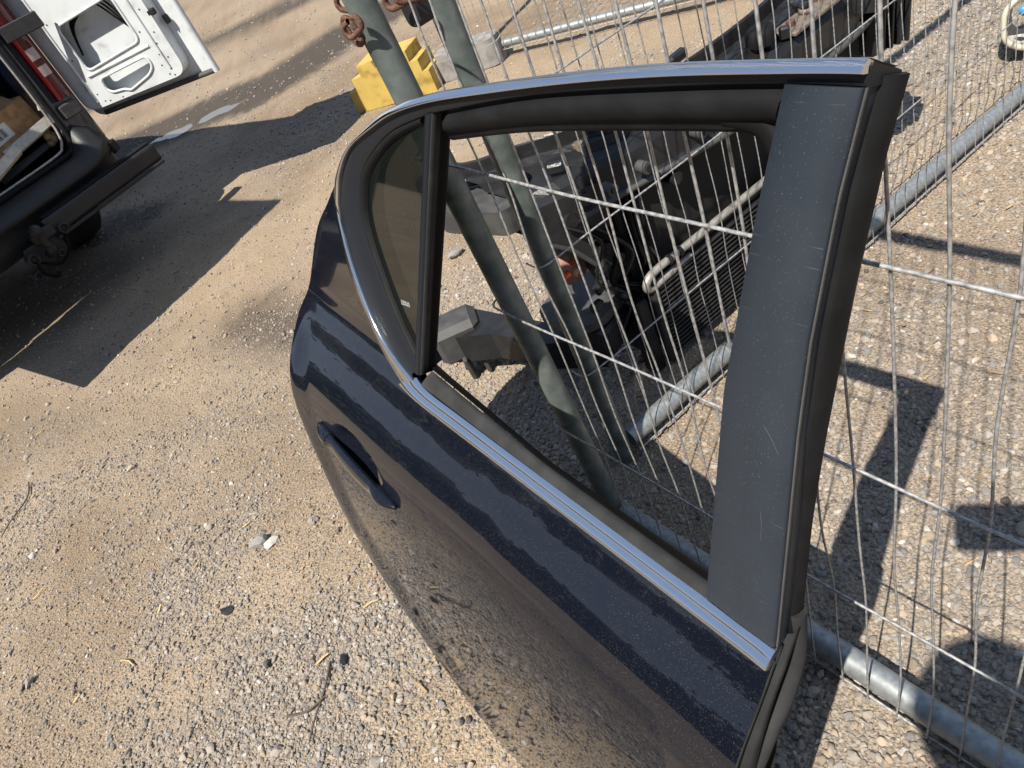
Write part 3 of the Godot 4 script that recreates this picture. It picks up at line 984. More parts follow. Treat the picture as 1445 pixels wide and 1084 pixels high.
# ------------------------------------------------------------------ black car front end behind the second panel
func build_front_end() -> void:
	var fe := thing("car_front_end", "black car front carrier with radiator standing on the gravel behind the fence", "car part", frame(B0, DB, Vector3.UP, NB))
	var st := sb()
	# radiator and condenser
	st = sb(false)
	box(st, Vector3(0.42, 0.235, -0.15), Vector3(0.58, 0.40, 0.03), Basis(), 0.004)
	part("radiator", st, M.rad_core, fe)
	var cond := part("condenser", _one_box(Vector3(0.42, 0.125, -0.108), Vector3(0.54, 0.20, 0.012)), M.rad_core, fe)
	for k in 18:
		st = sb(false)
		box(st, Vector3(0.42, 0.03 + 0.0112 * k, -0.1), Vector3(0.53, 0.0042, 0.012), Basis(), 0.001)
		part("tube_row", st, M.rad_fin, cond)
	for s in [0.145, 0.695]:
		st = sb()
		tube(st, PackedVector3Array([Vector3(s, 0.015, -0.103), Vector3(s, 0.245, -0.103)]), 0.012, 10)
		part("header_tank", st, M.steel_black, cond)
	st = sb()
	tube(st, smooth3(v3([0.69, 0.25, -0.115, 0.6, 0.252, -0.105, 0.3, 0.252, -0.10, 0.17, 0.254, -0.098, 0.135, 0.25, -0.095, 0.125, 0.235, -0.095, 0.14, 0.222, -0.098, 0.2, 0.221, -0.102, 0.26, 0.22, -0.104])), 0.0085, 10)
	part("pipe", st, M.alloy, fe)
	for s in [0.195, 0.225]:
		st = sb()
		tube(st, PackedVector3Array([Vector3(s, 0.253, -0.0985), Vector3(s + 0.009, 0.253, -0.0985)]), 0.0115, 12)
		part("pipe_clip", st, M.plastic, fe)
	# slam panel: from the raised rear lip down to the front bar
	var lip := smooth2(v2([-0.035, -0.42, 0.0, -0.36, 0.07, -0.306, 0.171, -0.225, 0.30, -0.195, 0.452, -0.18, 0.64, -0.19, 0.85, -0.236, 1.0, -0.32]), 44)
	var bar := smooth2(v2([-0.01, -0.20, 0.02, -0.165, 0.07, -0.145, 0.118, -0.138, 0.2, -0.118, 0.32, -0.09, 0.484, -0.062, 0.694, -0.066, 0.86, -0.09, 1.0, -0.16]), 44)
	var rows := []
	for i in 45:
		var a := lip[i]
		var b := bar[i]
		var wob := 0.006 * sin(i * 0.9)
		var r := PackedVector3Array()
		for q in [[0.0, 0.50], [0.0, 0.553], [0.05, 0.556], [0.09, 0.553], [0.1, 0.527], [0.3, 0.525 + wob], [0.45, 0.523], [0.5, 0.508], [0.78, 0.503 - wob * 0.5], [0.86, 0.49], [0.93, 0.44], [1.0, 0.434], [1.01, 0.425], [0.9, 0.418], [0.6, 0.42]]:
			var p := a.lerp(b, q[0])
			r.append(Vector3(p.x, q[1], p.y))
		rows.append(r)
	st = sb(false)
	grid(st, rows)
	part("slam_panel", st, M.plastic, fe)
	st = sb()
	var edge := PackedVector3Array()
	for p in bar: edge.append(Vector3(p.x, 0.43, p.y + 0.002))
	tube(st, edge, 0.0065, 6)
	part("front_lip", st, M.dusty_plastic, fe)
	for s in [0.12, 0.2, 0.33, 0.47]:                       # screw bosses along the front face
		st = sb()
		tube(st, PackedVector3Array([Vector3(s, 0.466, -0.14 + s * 0.13), Vector3(s, 0.466, -0.115 + s * 0.13)]), 0.012, 12)
		part("screw_boss", st, M.dusty_plastic, fe)
		st = sb()
		tube(st, PackedVector3Array([Vector3(s, 0.466, -0.12 + s * 0.13), Vector3(s, 0.466, -0.113 + s * 0.13)]), 0.006, 10)
		part("screw", st, M.rad_core, fe)
	# latch plate with its round bush
	st = sb(false)
	box(st, Vector3(0.69, 0.516, -0.115), Vector3(0.17, 0.008, 0.075), Basis(Vector3.UP, 0.06), 0.003)
	part("latch_plate", st, M.bronze, fe)
	st = sb()
	lathe(st, v2([0.011, 0.0, 0.014, 0.003, 0.014, 0.010, 0.010, 0.010, 0.008, 0.003, 0.0, 0.003]), Transform3D(Basis(), Vector3(0.69, 0.52, -0.112)), 18)
	part("bush", st, M.bronze, fe)
	for s in [[0.635, -0.105], [0.742, -0.125]]:
		st = sb()
		tube(st, PackedVector3Array([Vector3(s[0], 0.519, s[1]), Vector3(s[0], 0.53, s[1])]), 0.009, 6)
		part("bolt", st, M.rust, fe)
	st = sb()
	lathe(st, v2([0.03, 0.0, 0.03, 0.02, 0.024, 0.03, 0.0, 0.032]), Transform3D(Basis(), Vector3(0.565, 0.52, -0.12)), 18)
	part("rubber_stop", st, M.rubber, fe)
	# left wing: the lamp carrier that reaches back from the slam panel
	st = sb(false)
	prism(st, rounded(v2([-0.05, -0.22, 0.02, -0.22, 0.05, -0.42, 0.035, -0.60, -0.06, -0.56, -0.105, -0.38]), 0.02), 0.445, 0.498, frame(Vector3.ZERO, Vector3(1, 0, 0), Vector3(0, 0, 1), Vector3(0, 1, 0)))
	part("lamp_carrier", st, M.dusty_plastic, fe)
	# left side plate
	st = sb(false)
	prism(st, v2([-0.015, 0.50, 0.16, 0.46, 0.16, 0.06, 0.105, 0.05, 0.10, 0.2, 0.07, 0.31, 0.02, 0.385, -0.03, 0.43]), -0.21, -0.15)
	part("side_plate", st, M.steel_black, fe)
	st = sb()
	tube(st, v3([-0.03, 0.432, -0.147, 0.02, 0.388, -0.147, 0.07, 0.313, -0.147, 0.09, 0.24, -0.148]), 0.006, 6)
	part("plate_edge", st, M.dusty_plastic, fe)
	for q in [[0.04, 0.44, 0.016], [0.085, 0.46, 0.012], [0.09, 0.37, 0.013], [0.118, 0.3, 0.012]]:
		st = sb()
		tube(st, PackedVector3Array([Vector3(q[0], q[1], -0.16), Vector3(q[0], q[1], -0.140)]), q[2], 12)
		part("screw_boss", st, M.plastic, fe)
	# salmon cap with red paint marks
	st = sb()
	lathe(st, v2([0.0, -0.05, 0.03, -0.045, 0.042, -0.02, 0.044, 0.02, 0.034, 0.045, 0.0, 0.05]), Transform3D(Basis(Vector3(0, 0, 1), 0.35), Vector3(0.045, 0.315, -0.235)), 20)
	part("round_cap", st, M.salmon, fe)
	for k in 3:
		st = sb(false)
		box(st, Vector3(0.02 + 0.018 * k, 0.312 + 0.018 * k, -0.1925 + 0.001 * k), Vector3(0.012, 0.012, 0.006), Basis(Vector3(0, 0, 1), 0.4 * k), 0.001)
		part("paint_mark", st, M.red_mark, fe)
	# grey shelf and its block
	st = sb(false)
	prism(st, rounded(v2([-0.03, -0.30, 0.07, -0.33, 0.17, -0.28, 0.15, -0.17, 0.02, -0.14, -0.03, -0.18]), 0.03), 0.185, 0.205, frame(Vector3.ZERO, Vector3(1, 0, 0), Vector3(0, 0, 1), Vector3(0, 1, 0)))
	part("shelf", st, M.dusty_plastic, fe)
	st = sb(false)
	box(st, Vector3(0.055, 0.145, -0.175), Vector3(0.1, 0.075, 0.07), Basis(Vector3.UP, 0.3), 0.008)
	part("mount_block", st, M.plastic, fe)
	# lower arm with the boxed end
	st = sb(false)
	prism(st, v2([-0.19, -0.545, -0.075, -0.60, -0.04, -0.47, 0.0, -0.33, 0.075, -0.2, 0.02, -0.17, -0.055, -0.28, -0.10, -0.43]), 0.06, 0.14, frame(Vector3.ZERO, Vector3(1, 0, 0), Vector3(0, 0, 1), Vector3(0, 1, 0)))
	part("lower_arm", st, M.plastic, fe)
	st = sb(false)
	box(st, Vector3(-0.135, 0.112, -0.55), Vector3(0.125, 0.105, 0.10), Basis(Vector3.UP, -0.42), 0.016)
	box(st, Vector3(-0.155, 0.04, -0.525), Vector3(0.012, 0.08, 0.05), Basis(Vector3.UP, -0.42) * Basis(Vector3.RIGHT, 0.2), 0.003)
	box(st, Vector3(-0.115, 0.04, -0.51), Vector3(0.012, 0.08, 0.04), Basis(Vector3.UP, -0.42), 0.003)
	part("arm_end", st, M.dusty_plastic, fe)
	st = sb()
	tube(st, PackedVector3Array([Vector3(-0.112, 0.105, -0.50), Vector3(-0.105, 0.105, -0.488)]), 0.013, 12)
	part("screw_boss", st, M.rad_core, fe)
	# legs down to the gravel
	for s in [0.115, 0.66]:
		st = sb(false)
		box(st, Vector3(s, 0.1, -0.13), Vector3(0.035, 0.2, 0.04), Basis(), 0.005)
		part("leg", st, M.plastic, fe)
	# fan shroud ribs and hoses in the dark middle
	for k in 3:
		st = sb()
		tube(st, smooth3(v3([0.16 + 0.02 * k, 0.43, -0.13, 0.15 + 0.015 * k, 0.33, -0.12, 0.175 + 0.01 * k, 0.2, -0.125, 0.13, 0.1, -0.14])), 0.008 - 0.002 * k, 8)
		part("hose", st, M.dark_rubber, fe)
	st = sb()
	tube(st, PackedVector3Array([Vector3(0.27, 0.40, -0.13), Vector3(0.27, 0.40, -0.1)]), 0.014, 12)
	part("peg", st, M.plastic, fe)
	# right end: bumper bracket with its drooping lobes
	st = sb(false)
	prism(st, rounded(v2([0.86, 0.50, 1.02, 0.47, 1.06, 0.39, 1.03, 0.33, 0.95, 0.31, 0.86, 0.33]), 0.03), -0.26, -0.12)
	part("bumper_bracket", st, M.plastic, fe)
	st = sb(false)
	for k in 5:
		box(st, Vector3(0.88 + 0.03 * k, 0.40 - 0.006 * k, -0.105), Vector3(0.008, 0.12, 0.03), Basis(Vector3(0, 0, 1), -0.1), 0.002)
	part("bracket_ribs", st, M.plastic, fe)
	# bolts, connectors, clips and cables scattered over the carrier
	var r2 := RandomNumberGenerator.new()
	r2.seed = 77
	for k in 13:
		var u := r2.randf_range(0.0, 0.95)
		var i := clampi(int(u / 1.0 * 44), 0, 44)
		var p := lip[i].lerp(bar[i], r2.randf_range(0.2, 0.8))
		st = sb(false)
		if k % 3 == 0:
			tube(st, PackedVector3Array([Vector3(p.x, 0.505, p.y), Vector3(p.x, 0.53, p.y)]), r2.randf_range(0.005, 0.011), 6 if k % 2 else 12)
			part("bolt", st, M.rust if k % 2 else M.bronze, fe)
		else:
			box(st, Vector3(p.x, 0.522, p.y), Vector3(r2.randf_range(0.015, 0.05), r2.randf_range(0.012, 0.03), r2.randf_range(0.012, 0.03)), Basis(Vector3.UP, r2.randf() * 3.0), 0.004)
			part("clip", st, M.plastic, fe)
	for k in 5:
		var u := 0.02 + 0.03 * k
		st = sb()
		tube(st, smooth3(PackedVector3Array([Vector3(u, 0.44 - 0.02 * k, -0.14), Vector3(u + 0.05, 0.38 - 0.03 * k, -0.115), Vector3(u + 0.02, 0.30 - 0.02 * k, -0.125), Vector3(u + 0.08, 0.22 - 0.01 * k, -0.12), Vector3(u + 0.03, 0.13, -0.14)])), 0.003 + 0.0012 * (k % 3), 6)
		part("cable", st, M.dark_rubber if k % 2 else M.plastic, fe)
	for k in 6:
		st = sb(false)
		box(st, Vector3(0.03 + 0.02 * k, 0.24 + 0.035 * (k % 4), -0.142), Vector3(0.03, 0.022, 0.018), Basis(Vector3(0, 0, 1), 0.4 * k), 0.004)
		part("connector", st, M.plastic, fe)
	# fan ring behind the radiator
	for c in [0.30, 0.55]:
		st = sb()
		var fr := PackedVector3Array()
		for k in 25: fr.append(Vector3(c + 0.12 * cos(TAU * k / 24), 0.24 + 0.12 * sin(TAU * k / 24), -0.185))
		tube(st, fr, 0.012, 6, false)
		part("fan_ring", st, M.plastic, fe)
		for k in 6:
			st = sb(false)
			box(st, Vector3(c, 0.24, -0.19) + Basis(Vector3(0, 0, 1), TAU * k / 6) * Vector3(0.06, 0, 0), Vector3(0.1, 0.04, 0.004), Basis(Vector3(0, 0, 1), TAU * k / 6) * Basis(Vector3.RIGHT, 0.5), 0.001)
			part("fan_blade", st, M.plastic, fe)
	# big rounded ducts on the right half of the panel, torn at the edge
	for q in [[0.80, 0.53, -0.16, 0.05], [0.92, 0.515, -0.2, 0.045], [0.86, 0.50, -0.09, 0.04], [0.98, 0.48, -0.17, 0.05]]:
		st = sb()
		lathe(st, v2([q[3], -0.05, q[3] * 1.05, -0.01, q[3] * 0.9, 0.02, q[3] * 0.5, 0.035, 0.0, 0.036]), Transform3D(Basis(Vector3(0, 0, 1), -0.25), Vector3(q[0], q[1], q[2])), 14)
		part("duct", st, M.plastic, fe)
	# loose clip on the lip
	st = sb(false)
	box(st, Vector3(0.41, 0.565, -0.188), Vector3(0.05, 0.02, 0.02), Basis(Vector3.UP, 0.1), 0.006)
	part("clip", st, M.plastic, fe)

func _one_box(c: Vector3, s: Vector3) -> SurfaceTool:
	var st := sb(false)
	box(st, c, s, Basis(), 0.002)
	return st

# ------------------------------------------------------------------ van
func build_van() -> void:
	var van := thing("van", "dark panel van seen from behind, its white rear door swung open", "van", frame(V0, VD.normalized(), Vector3.UP, VN.normalized()))
	var st := sb()
	# body shell: sides, roof, floor
	st = sb(false)
	box(st, Vector3(0.565, 1.04, -1.9), Vector3(0.06, 1.12, 3.5), Basis(), 0.02)
	part("side_wall", st, M.van_paint, van)
	st = sb(false)
	box(st, Vector3(-0.95, 1.04, -1.9), Vector3(0.06, 1.12, 3.5), Basis(), 0.02)
	part("side_wall", st, M.van_paint, van)
	st = sb(false)
	box(st, Vector3(-0.19, 1.66, -1.85), Vector3(1.42, 0.12, 3.4), Basis(), 0.02)
	part("roof", st, M.van_paint, van)
	st = sb(false)
	box(st, Vector3(-0.19, 0.47, -1.9), Vector3(1.46, 0.05, 3.46), Basis(), 0.005)
	part("floor", st, M.steel_black, van)
	st = sb(false)
	box(st, Vector3(-0.19, 1.05, -2.4), Vector3(1.44, 1.1, 0.05), Basis(), 0.005)
	part("bulkhead", st, M.van_paint, van)
	# rear pillar: a rounded loft between opening and flank
	st = sb()
	var rows := []
	for i in 13:
		var y := lerpf(0.50, 1.66, i / 12.0)
		var r := PackedVector3Array()
		for q in [[0.45, -0.30], [0.45, -0.165], [0.456, -0.145], [0.475, -0.135], [0.487, -0.155], [0.52, -0.14], [0.56, -0.15], [0.59, -0.19], [0.598, -0.28]]:
			r.append(Vector3(q[0], y, q[1]))
		rows.append(r)
	grid(st, rows)
	part("rear_pillar", st, M.van_paint, van)
	st = sb()
	rows = []
	for i in 5:
		var y := lerpf(0.50, 1.66, i / 4.0)
		rows.append(PackedVector3Array([Vector3(-0.975, y, -0.28), Vector3(-0.96, y, -0.18), Vector3(-0.8, y, -0.145), Vector3(-0.78, y, -0.165), Vector3(-0.78, y, -0.3)]))
	grid(st, rows)
	part("rear_pillar", st, M.van_paint, van)
	# rubber round the load opening
	st = sb()
	tube(st, smooth3(v3([0.455, 1.6, -0.135, 0.455, 1.3, -0.135, 0.458, 0.9, -0.135, 0.45, 0.7, -0.132, 0.444, 0.6, -0.128, 0.43, 0.545, -0.125, 0.395, 0.52, -0.122, 0.3, 0.515, -0.12, 0.05, 0.515, -0.12, -0.4, 0.505, -0.12, -0.76, 0.51, -0.12])), 0.012, 8)
	part("opening_seal", st, M.rubber, van)
	st = sb()
	tube(st, smooth3(v3([0.438, 1.6, -0.15, 0.438, 0.9, -0.15, 0.43, 0.68, -0.148, 0.42, 0.6, -0.145, 0.395, 0.555, -0.142, 0.34, 0.535, -0.14, 0.05, 0.53, -0.14, -0.4, 0.525, -0.14, -0.76, 0.53, -0.14])), 0.006, 6)
	part("sill_edge", st, M.alloy, van)
	# bumper: swept round the right corner
	st = sb()
	rows = []
	var path := smooth2(v2([-0.98, -0.02, -0.6, 0.0, 0.0, 0.0, 0.38, -0.005, 0.5, -0.03, 0.575, -0.1, 0.612, -0.22, 0.62, -0.42]), 50)
	for i in 51:
		var p := path[i]
		var d := (path[mini(i + 1, 50)] - path[maxi(i - 1, 0)]).normalized()
		var n := Vector2(-d.y, d.x)
		if n.y < 0 and i < 35: n = -n
		if i >= 35 and n.x < 0: n = -n
		var rise := 0.045 * smoothstep(0.38, 0.55, p.x) + 0.03 * smoothstep(-0.12, -0.3, p.y)
		var r := PackedVector3Array()
		for q in [[-0.14, 0.503 + rise * 2.4], [-0.10, 0.505 + rise * 2.2], [-0.045, 0.495 + rise * 1.5], [-0.03, 0.475 + rise], [-0.012, 0.462 + rise], [-0.006, 0.44 + rise * 0.6], [-0.03, 0.425], [-0.028, 0.37], [-0.04, 0.33], [-0.07, 0.31], [-0.16, 0.30]]:
			r.append(Vector3(p.x + n.x * q[0], q[1], p.y + n.y * q[0]))
		r.reverse()
		rows.append(r)
	grid(st, rows)
	part("bumper", st, M.van_plastic, van)
	st = sb(false)
	box(st, Vector3(0.56, 0.455, -0.085), Vector3(0.06, 0.05, 0.02), Basis(Vector3.UP, 0.75), 0.004)
	part("reflector_pocket", st, M.rad_core, van)
	# step beam with a hollow right end
	st = sb(false)
	var c_beam := v2([-0.03, 0.40, 0.035, 0.405, 0.045, 0.395, 0.045, 0.335, 0.03, 0.322, -0.03, 0.322])
	prism(st, rounded(c_beam, 0.012, 3), 0.06, 0.655, frame(Vector3.ZERO, Vector3(0, 0, 1), Vector3.UP, Vector3(1, 0, 0)).scaled_local(Vector3(1, 1, 1)))
	part("step_beam", st, M.van_plastic, van)
	st = sb(false)
	box(st, Vector3(0.36, 0.409, 0.01), Vector3(0.58, 0.008, 0.045), Basis(), 0.003)
	part("step_pad", st, M.rubber, van)
	st = sb(false)
	box(st, Vector3(0.36, 0.318, 0.046), Vector3(0.59, 0.014, 0.014), Basis(), 0.003)
	part("beam_lip", st, M.steel_black, van)
	# towing gear
	st = sb()
	lathe(st, v2([0.012, -0.08, 0.012, -0.022, 0.018, -0.018, 0.025, 0.0, 0.022, 0.013, 0.012, 0.022, 0.0, 0.025]), Transform3D(Basis(), Vector3(0.0, 0.40, 0.10)), 18)
	tube(st, smooth3(v3([0.0, 0.33, 0.10, 0.0, 0.30, 0.085, 0.0, 0.29, 0.04, 0.0, 0.30, -0.04])), 0.018, 10)
	part("tow_ball", st, M.steel_black, van)
	st = sb(false)
	box(st, Vector3(0.0, 0.30, 0.03), Vector3(0.15, 0.10, 0.015), Basis(), 0.006)
	box(st, Vector3(0.03, 0.36, 0.04), Vector3(0.10, 0.05, 0.04), Basis(), 0.01)
	part("tow_plate", st, M.steel_black, van)
	for q in [[0.105, 0.34, 0.022], [0.03, 0.27, 0.015], [-0.07, 0.31, 0.024], [-0.1, 0.25, 0.018]]:
		st = sb()
		lathe(st, v2([0.4 * q[2], -0.03, q[2], -0.028, q[2], 0.02, q[2] * 0.7, 0.02, q[2] * 0.62, 0.005, 0.0, 0.005]), Transform3D(Basis(Vector3.RIGHT, PI / 2), Vector3(q[0], q[1], 0.05)), 16)
		part("socket", st, M.steel_black, van)
	st = sb()
	tube(st, smooth3(v3([-0.07, 0.3, 0.06, -0.08, 0.25, 0.08, -0.05, 0.215, 0.08, -0.03, 0.22, 0.07])), 0.008, 8)
	tube(st, smooth3(v3([0.1, 0.33, 0.05, 0.06, 0.27, 0.075, 0.0, 0.24, 0.06, -0.06, 0.29, 0.06])), 0.006, 8)
	part("trailing_cable", st, M.dark_rubber, van)
	# tail lamp
	st = sb()
	rows = []
	for i in 11:
		var y := lerpf(0.70, 1.45, i / 10.0)
		rows.append(PackedVector3Array([Vector3(0.503, y, -0.16), Vector3(0.507, y, -0.125), Vector3(0.53, y, -0.115), Vector3(0.56, y, -0.12), Vector3(0.587, y, -0.145), Vector3(0.602, y, -0.2), Vector3(0.602, y, -0.26)]))
	grid(st, rows)
	st.set_smooth_group(-1)
	for k in range(1, 6):
		tri(st, rows[0][0], rows[0][k + 1], rows[0][k])
	part("tail_lamp", st, M.lamp_red, van)
	for q in [[0.80, 0.04], [0.865, 0.045], [1.1, 0.09]]:
		st = sb()
		rows = []
		for i in 3:
			var y := lerpf(q[0], q[0] + q[1], i / 2.0)
			rows.append(PackedVector3Array([Vector3(0.517, y, -0.115), Vector3(0.53, y, -0.112), Vector3(0.548, y, -0.114), Vector3(0.56, y, -0.119)]))
		grid(st, rows)
		part("clear_lens", st, M.lamp_clear, van)
	st = sb(false)
	box(st, Vector3(0.525, 0.655, -0.135), Vector3(0.09, 0.06, 0.03), Basis(), 0.008)
	part("lamp_socket", st, M.dusty_plastic, van)
	# hinge strap
	st = sb(false)
	box(st, Vector3(0.555, 0.985, -0.08), Vector3(0.16, 0.06, 0.02), Basis(Vector3.UP, -0.35), 0.004)
	part("hinge_strap", st, M.steel_black, van)
	# wheels
	for q in [[0.46, -0.95], [-0.85, -0.95], [0.46, -3.9], [-0.85, -3.9]]:
		st = sb()
		lathe(st, v2([0.2, -0.09, 0.3, -0.095, 0.325, -0.07, 0.33, 0.0, 0.325, 0.07, 0.3, 0.095, 0.2, 0.09]), Transform3D(Basis(Vector3(0, 0, 1), PI / 2), Vector3(q[0], 0.325, q[1])), 28)
		var w := part("wheel", st, M.tyre, van)
		st = sb()
		lathe(st, v2([0.0, -0.05, 0.18, -0.06, 0.2, -0.088, 0.2, 0.088, 0.18, 0.06, 0.0, 0.05]), Transform3D(Basis(Vector3(0, 0, 1), PI / 2), Vector3(q[0], 0.325, q[1])), 20)
		part("rim", st, M.steel_black, w)
	# the left leaf, opened square to the rear
	st = sb(false)
	box(st, Vector3(-0.62, 1.2, 0.24), Vector3(0.05, 1.7, 0.74), Basis(), 0.02)
	part("left_rear_door", st, M.van_paint, van)
	# the white right leaf
	var dd := Vector3(0.902, 0, 0.4316).normalized()
	var dn := Vector3(-dd.z, 0, dd.x)
	var hinge := Vector3(-1.115, 0, -3.4)
	var D := van.transform.affine_inverse() * frame(_door_origin(), dd, Vector3.UP, dn)
	st = sb(false)
	prism(st, rounded(v2([-0.115, 0.55, 0.592, 0.55, 0.592, 1.66, -0.115, 1.66]), 0.07), -0.07, -0.062, D)
	var leaf := part("white_rear_door", st, M.white, van)
	leaf.set_meta("label", "white inner face of the open rear door, its trim panel missing")
	var h1 := rounded(v2([0.058, 0.742, 0.378, 0.772, 0.378, 0.955, 0.058, 0.93]), 0.03)
	var h2 := rounded(v2([0.08, 0.655, 0.10, 0.635, 0.165, 0.63, 0.19, 0.617, 0.32, 0.645, 0.36, 0.67, 0.36, 0.715, 0.085, 0.70]), 0.022)
	var h3 := rounded(v2([0.07, 1.03, 0.36, 1.05, 0.36, 1.2, 0.07, 1.2]), 0.03)
	var pan := rounded(v2([-0.085, 0.595, 0.49, 0.60, 0.50, 1.3, 0.5, 1.62, -0.085, 1.62]), 0.06)
	st = sb(false)
	prism(st, pan, -0.003, 0.0, D, [h1, h2, h3])
	part("inner_sheet", st, M.white, leaf)
	st = sb(false)
	prism(st, pan, -0.06, -0.004, D, [rounded(v2([-0.08, 0.60, 0.485, 0.605, 0.495, 1.615, -0.08, 1.615]), 0.06)])
	part("sheet_side", st, M.white, leaf)
	for h in [h1, h2]:                                       # pressed rims round the openings
		st = sb()
		var p := PackedVector3Array()
		for q in h: p.append(D * Vector3(q.x, q.y, 0.001))
		p.append(p[0])
		tube(st, p, 0.006, 6, false)
		part("opening_rim", st, M.white, leaf)
	for q in [[-0.005, 0.62, 0.015, 1.6], [0.43, 0.64, 0.44, 1.6], [0.04, 0.723, 0.40, 0.744]]:
		st = sb()
		tube(st, PackedVector3Array([D * Vector3(q[0], q[1], 0.0), D * Vector3(q[2], q[3], 0.0)]), 0.007, 6)
		part("pressed_rib", st, M.white, leaf)
	st = sb()
	tube(st, PackedVector3Array([D * Vector3(0.588, 0.555, -0.05), D * Vector3(0.588, 1.62, -0.05)]), 0.014, 8)
	part("edge_flange", st, M.white, leaf)
	st = sb()
	tube(st, PackedVector3Array([D * Vector3(-0.05, 0.562, -0.052), D * Vector3(0.58, 0.562, -0.052)]), 0.011, 8)
	part("edge_seal", st, M.dusty_plastic, leaf)
	for q in [[0.02, 0.65], [0.035, 0.615], [0.06, 0.61], [0.13, 0.605], [0.40, 0.66], [0.42, 0.70], [0.45, 0.68], [0.44, 0.74], [0.40, 0.80], [0.46, 0.78], [0.41, 0.62], [0.43, 0.61], [0.02, 0.80], [0.025, 0.95], [0.2, 0.728], [0.12, 0.722], [0.46, 0.87]]:
		st = sb(false)
		box(st, D * Vector3(q[0], q[1], 0.0), Vector3(0.007, 0.005, 0.004), D.basis, 0.001)
		part("clip_hole", st, M.ink, leaf)
	st = sb(false)
	box(st, D * Vector3(0.497, 0.845, -0.01), Vector3(0.035, 0.025, 0.02), D.basis, 0.004)
	part("latch", st, M.rad_core, leaf)
	st = sb(false)
	box(st, D * Vector3(0.515, 0.80, -0.045), Vector3(0.006, 0.035, 0.03), D.basis, 0.001)
	part("latch_slot", st, M.rad_core, leaf)
	for k in 3:
		st = sb()
		tube(st, smooth3(PackedVector3Array([D * Vector3(0.06, 0.80, -0.03), D * Vector3(0.10, 0.90 + 0.01 * k, -0.035), D * Vector3(0.2, 0.945, -0.03), D * Vector3(0.27 + 0.02 * k, 0.95, -0.025), D * Vector3(0.33 + 0.012 * k, 0.87, -0.02), D * Vector3(0.375, 0.79, -0.03)])), 0.004, 6)
		part("cable", st, M.dark_rubber, leaf)

func _door_origin() -> Vector3:
	return Vector3(-1.0776, 0, -3.6984)

func build_cargo() -> void:
	var W := frame(V0, VD.normalized(), Vector3.UP, VN.normalized())
	var st := sb(false)
	var cb := thing("cardboard_box", "open brown cardboard box with a white label in the van", "cardboard box", W * Transform3D(Basis(Vector3.UP, 0.1) * Basis(Vector3(0, 0, 1), 0.10), Vector3(0.23, 0.625, -0.40)))
	st = sb(false)
	box(st, Vector3(0, 0.065, 0), Vector3(0.43, 0.13, 0.30), Basis(), 0.003)
	part("box_body", st, M.cardboard, cb)
	st = sb(false)
	box(st, Vector3(-0.02, 0.165, 0.07), Vector3(0.40, 0.006, 0.17), Basis(Vector3.RIGHT, 0.5), 0.001)
	part("flap", st, M.cardboard, cb)
	st = sb(false)
	box(st, Vector3(0.03, 0.065, 0.1512), Vector3(0.09, 0.06, 0.002), Basis(), 0.0005)
	var lab := part("paper_label", st, M.paper, cb)
	for k in 7:
		st = sb(false)
		box(st, Vector3(0.0 + 0.008 * k, 0.065, 0.1526), Vector3(0.002 + 0.002 * (k % 3), 0.035, 0.001), Basis(), 0.0002)
		part("printed_line", st, M.ink, lab)
	st = sb(false)
	box(st, Vector3(-0.03, 0.171, 0.075), Vector3(0.07, 0.002, 0.04), Basis(Vector3.RIGHT, 0.5), 0.0005)
	part("paper_label", st, M.paper, cb)
	st = sb(false)
	var bb := thing("blue_crate", "blue plastic crate deep inside the van behind the cardboard box", "crate", W * Transform3D(Basis(Vector3.UP, -0.1), Vector3(0.24, 0.70, -0.68)))
	box(st, Vector3(0, 0.12, 0), Vector3(0.46, 0.26, 0.3), Basis(), 0.015)
	part("crate_body", st, M.blue, bb)
	for k in 2:
		st = sb(false)
		box(st, Vector3(0, 0.235 - 0.2 * k, 0), Vector3(0.48, 0.02, 0.32), Basis(), 0.006)
		part("rim", st, M.blue, bb)
	var strip := func(called: String, label: String, cat: String, pts: PackedVector3Array, wide: float, thick: float, m: Material) -> void:
		var s := sb(false)
		var a := W * pts[0]
		var b := W * pts[1]
		var x := (b - a).normalized()
		var y := x.cross(Vector3(0.3, 0.5, 1).normalized()).normalized()
		box(s, (a + b) * 0.5, Vector3(a.distance_to(b), wide, thick), Basis(x, y, x.cross(y)), 0.003)
		tag(part(called, s, m, self), label, cat)
	strip.call("white_strip", "thin white plastic strip standing upright beside the cardboard box", "strip", PackedVector3Array([Vector3(0.44, 0.70, -0.19), Vector3(0.49, 0.82, -0.17)]), 0.014, 0.008, M.dirty_white)
	strip.call("metal_bar", "dull grey metal bar lying across the van floor below the box", "bar", PackedVector3Array([Vector3(0.2, 0.625, -0.18), Vector3(0.46, 0.652, -0.2)]), 0.045, 0.02, M.alloy)
	strip.call("wood_offcut", "pale wooden offcut on the van sill at the picture's edge", "offcut", PackedVector3Array([Vector3(0.08, 0.59, -0.15), Vector3(0.25, 0.628, -0.17)]), 0.04, 0.03, M.dirty_white)
	strip.call("dark_offcut", "dark trim piece lying flat on the van floor below the bar", "trim piece", PackedVector3Array([Vector3(0.12, 0.555, -0.2), Vector3(0.38, 0.575, -0.22)]), 0.03, 0.012, M.plastic)
	st = sb()
	for k in 5:
		var c := W * Vector3(0.4 + 0.012 * (k % 3), 0.575 + 0.01 * k, -0.22 + 0.012 * (k % 2))
		lathe(st, v2([0.0, -0.02, 0.018, -0.008, 0.02, 0.006, 0.0, 0.02]), Transform3D(Basis(Vector3(1, 0.3, 0.2).normalized(), k * 1.1), c), 8)
	tag(part("crumpled_rag", st, M.wood, self), "crumpled brown rag in the corner of the van opening", "rag")

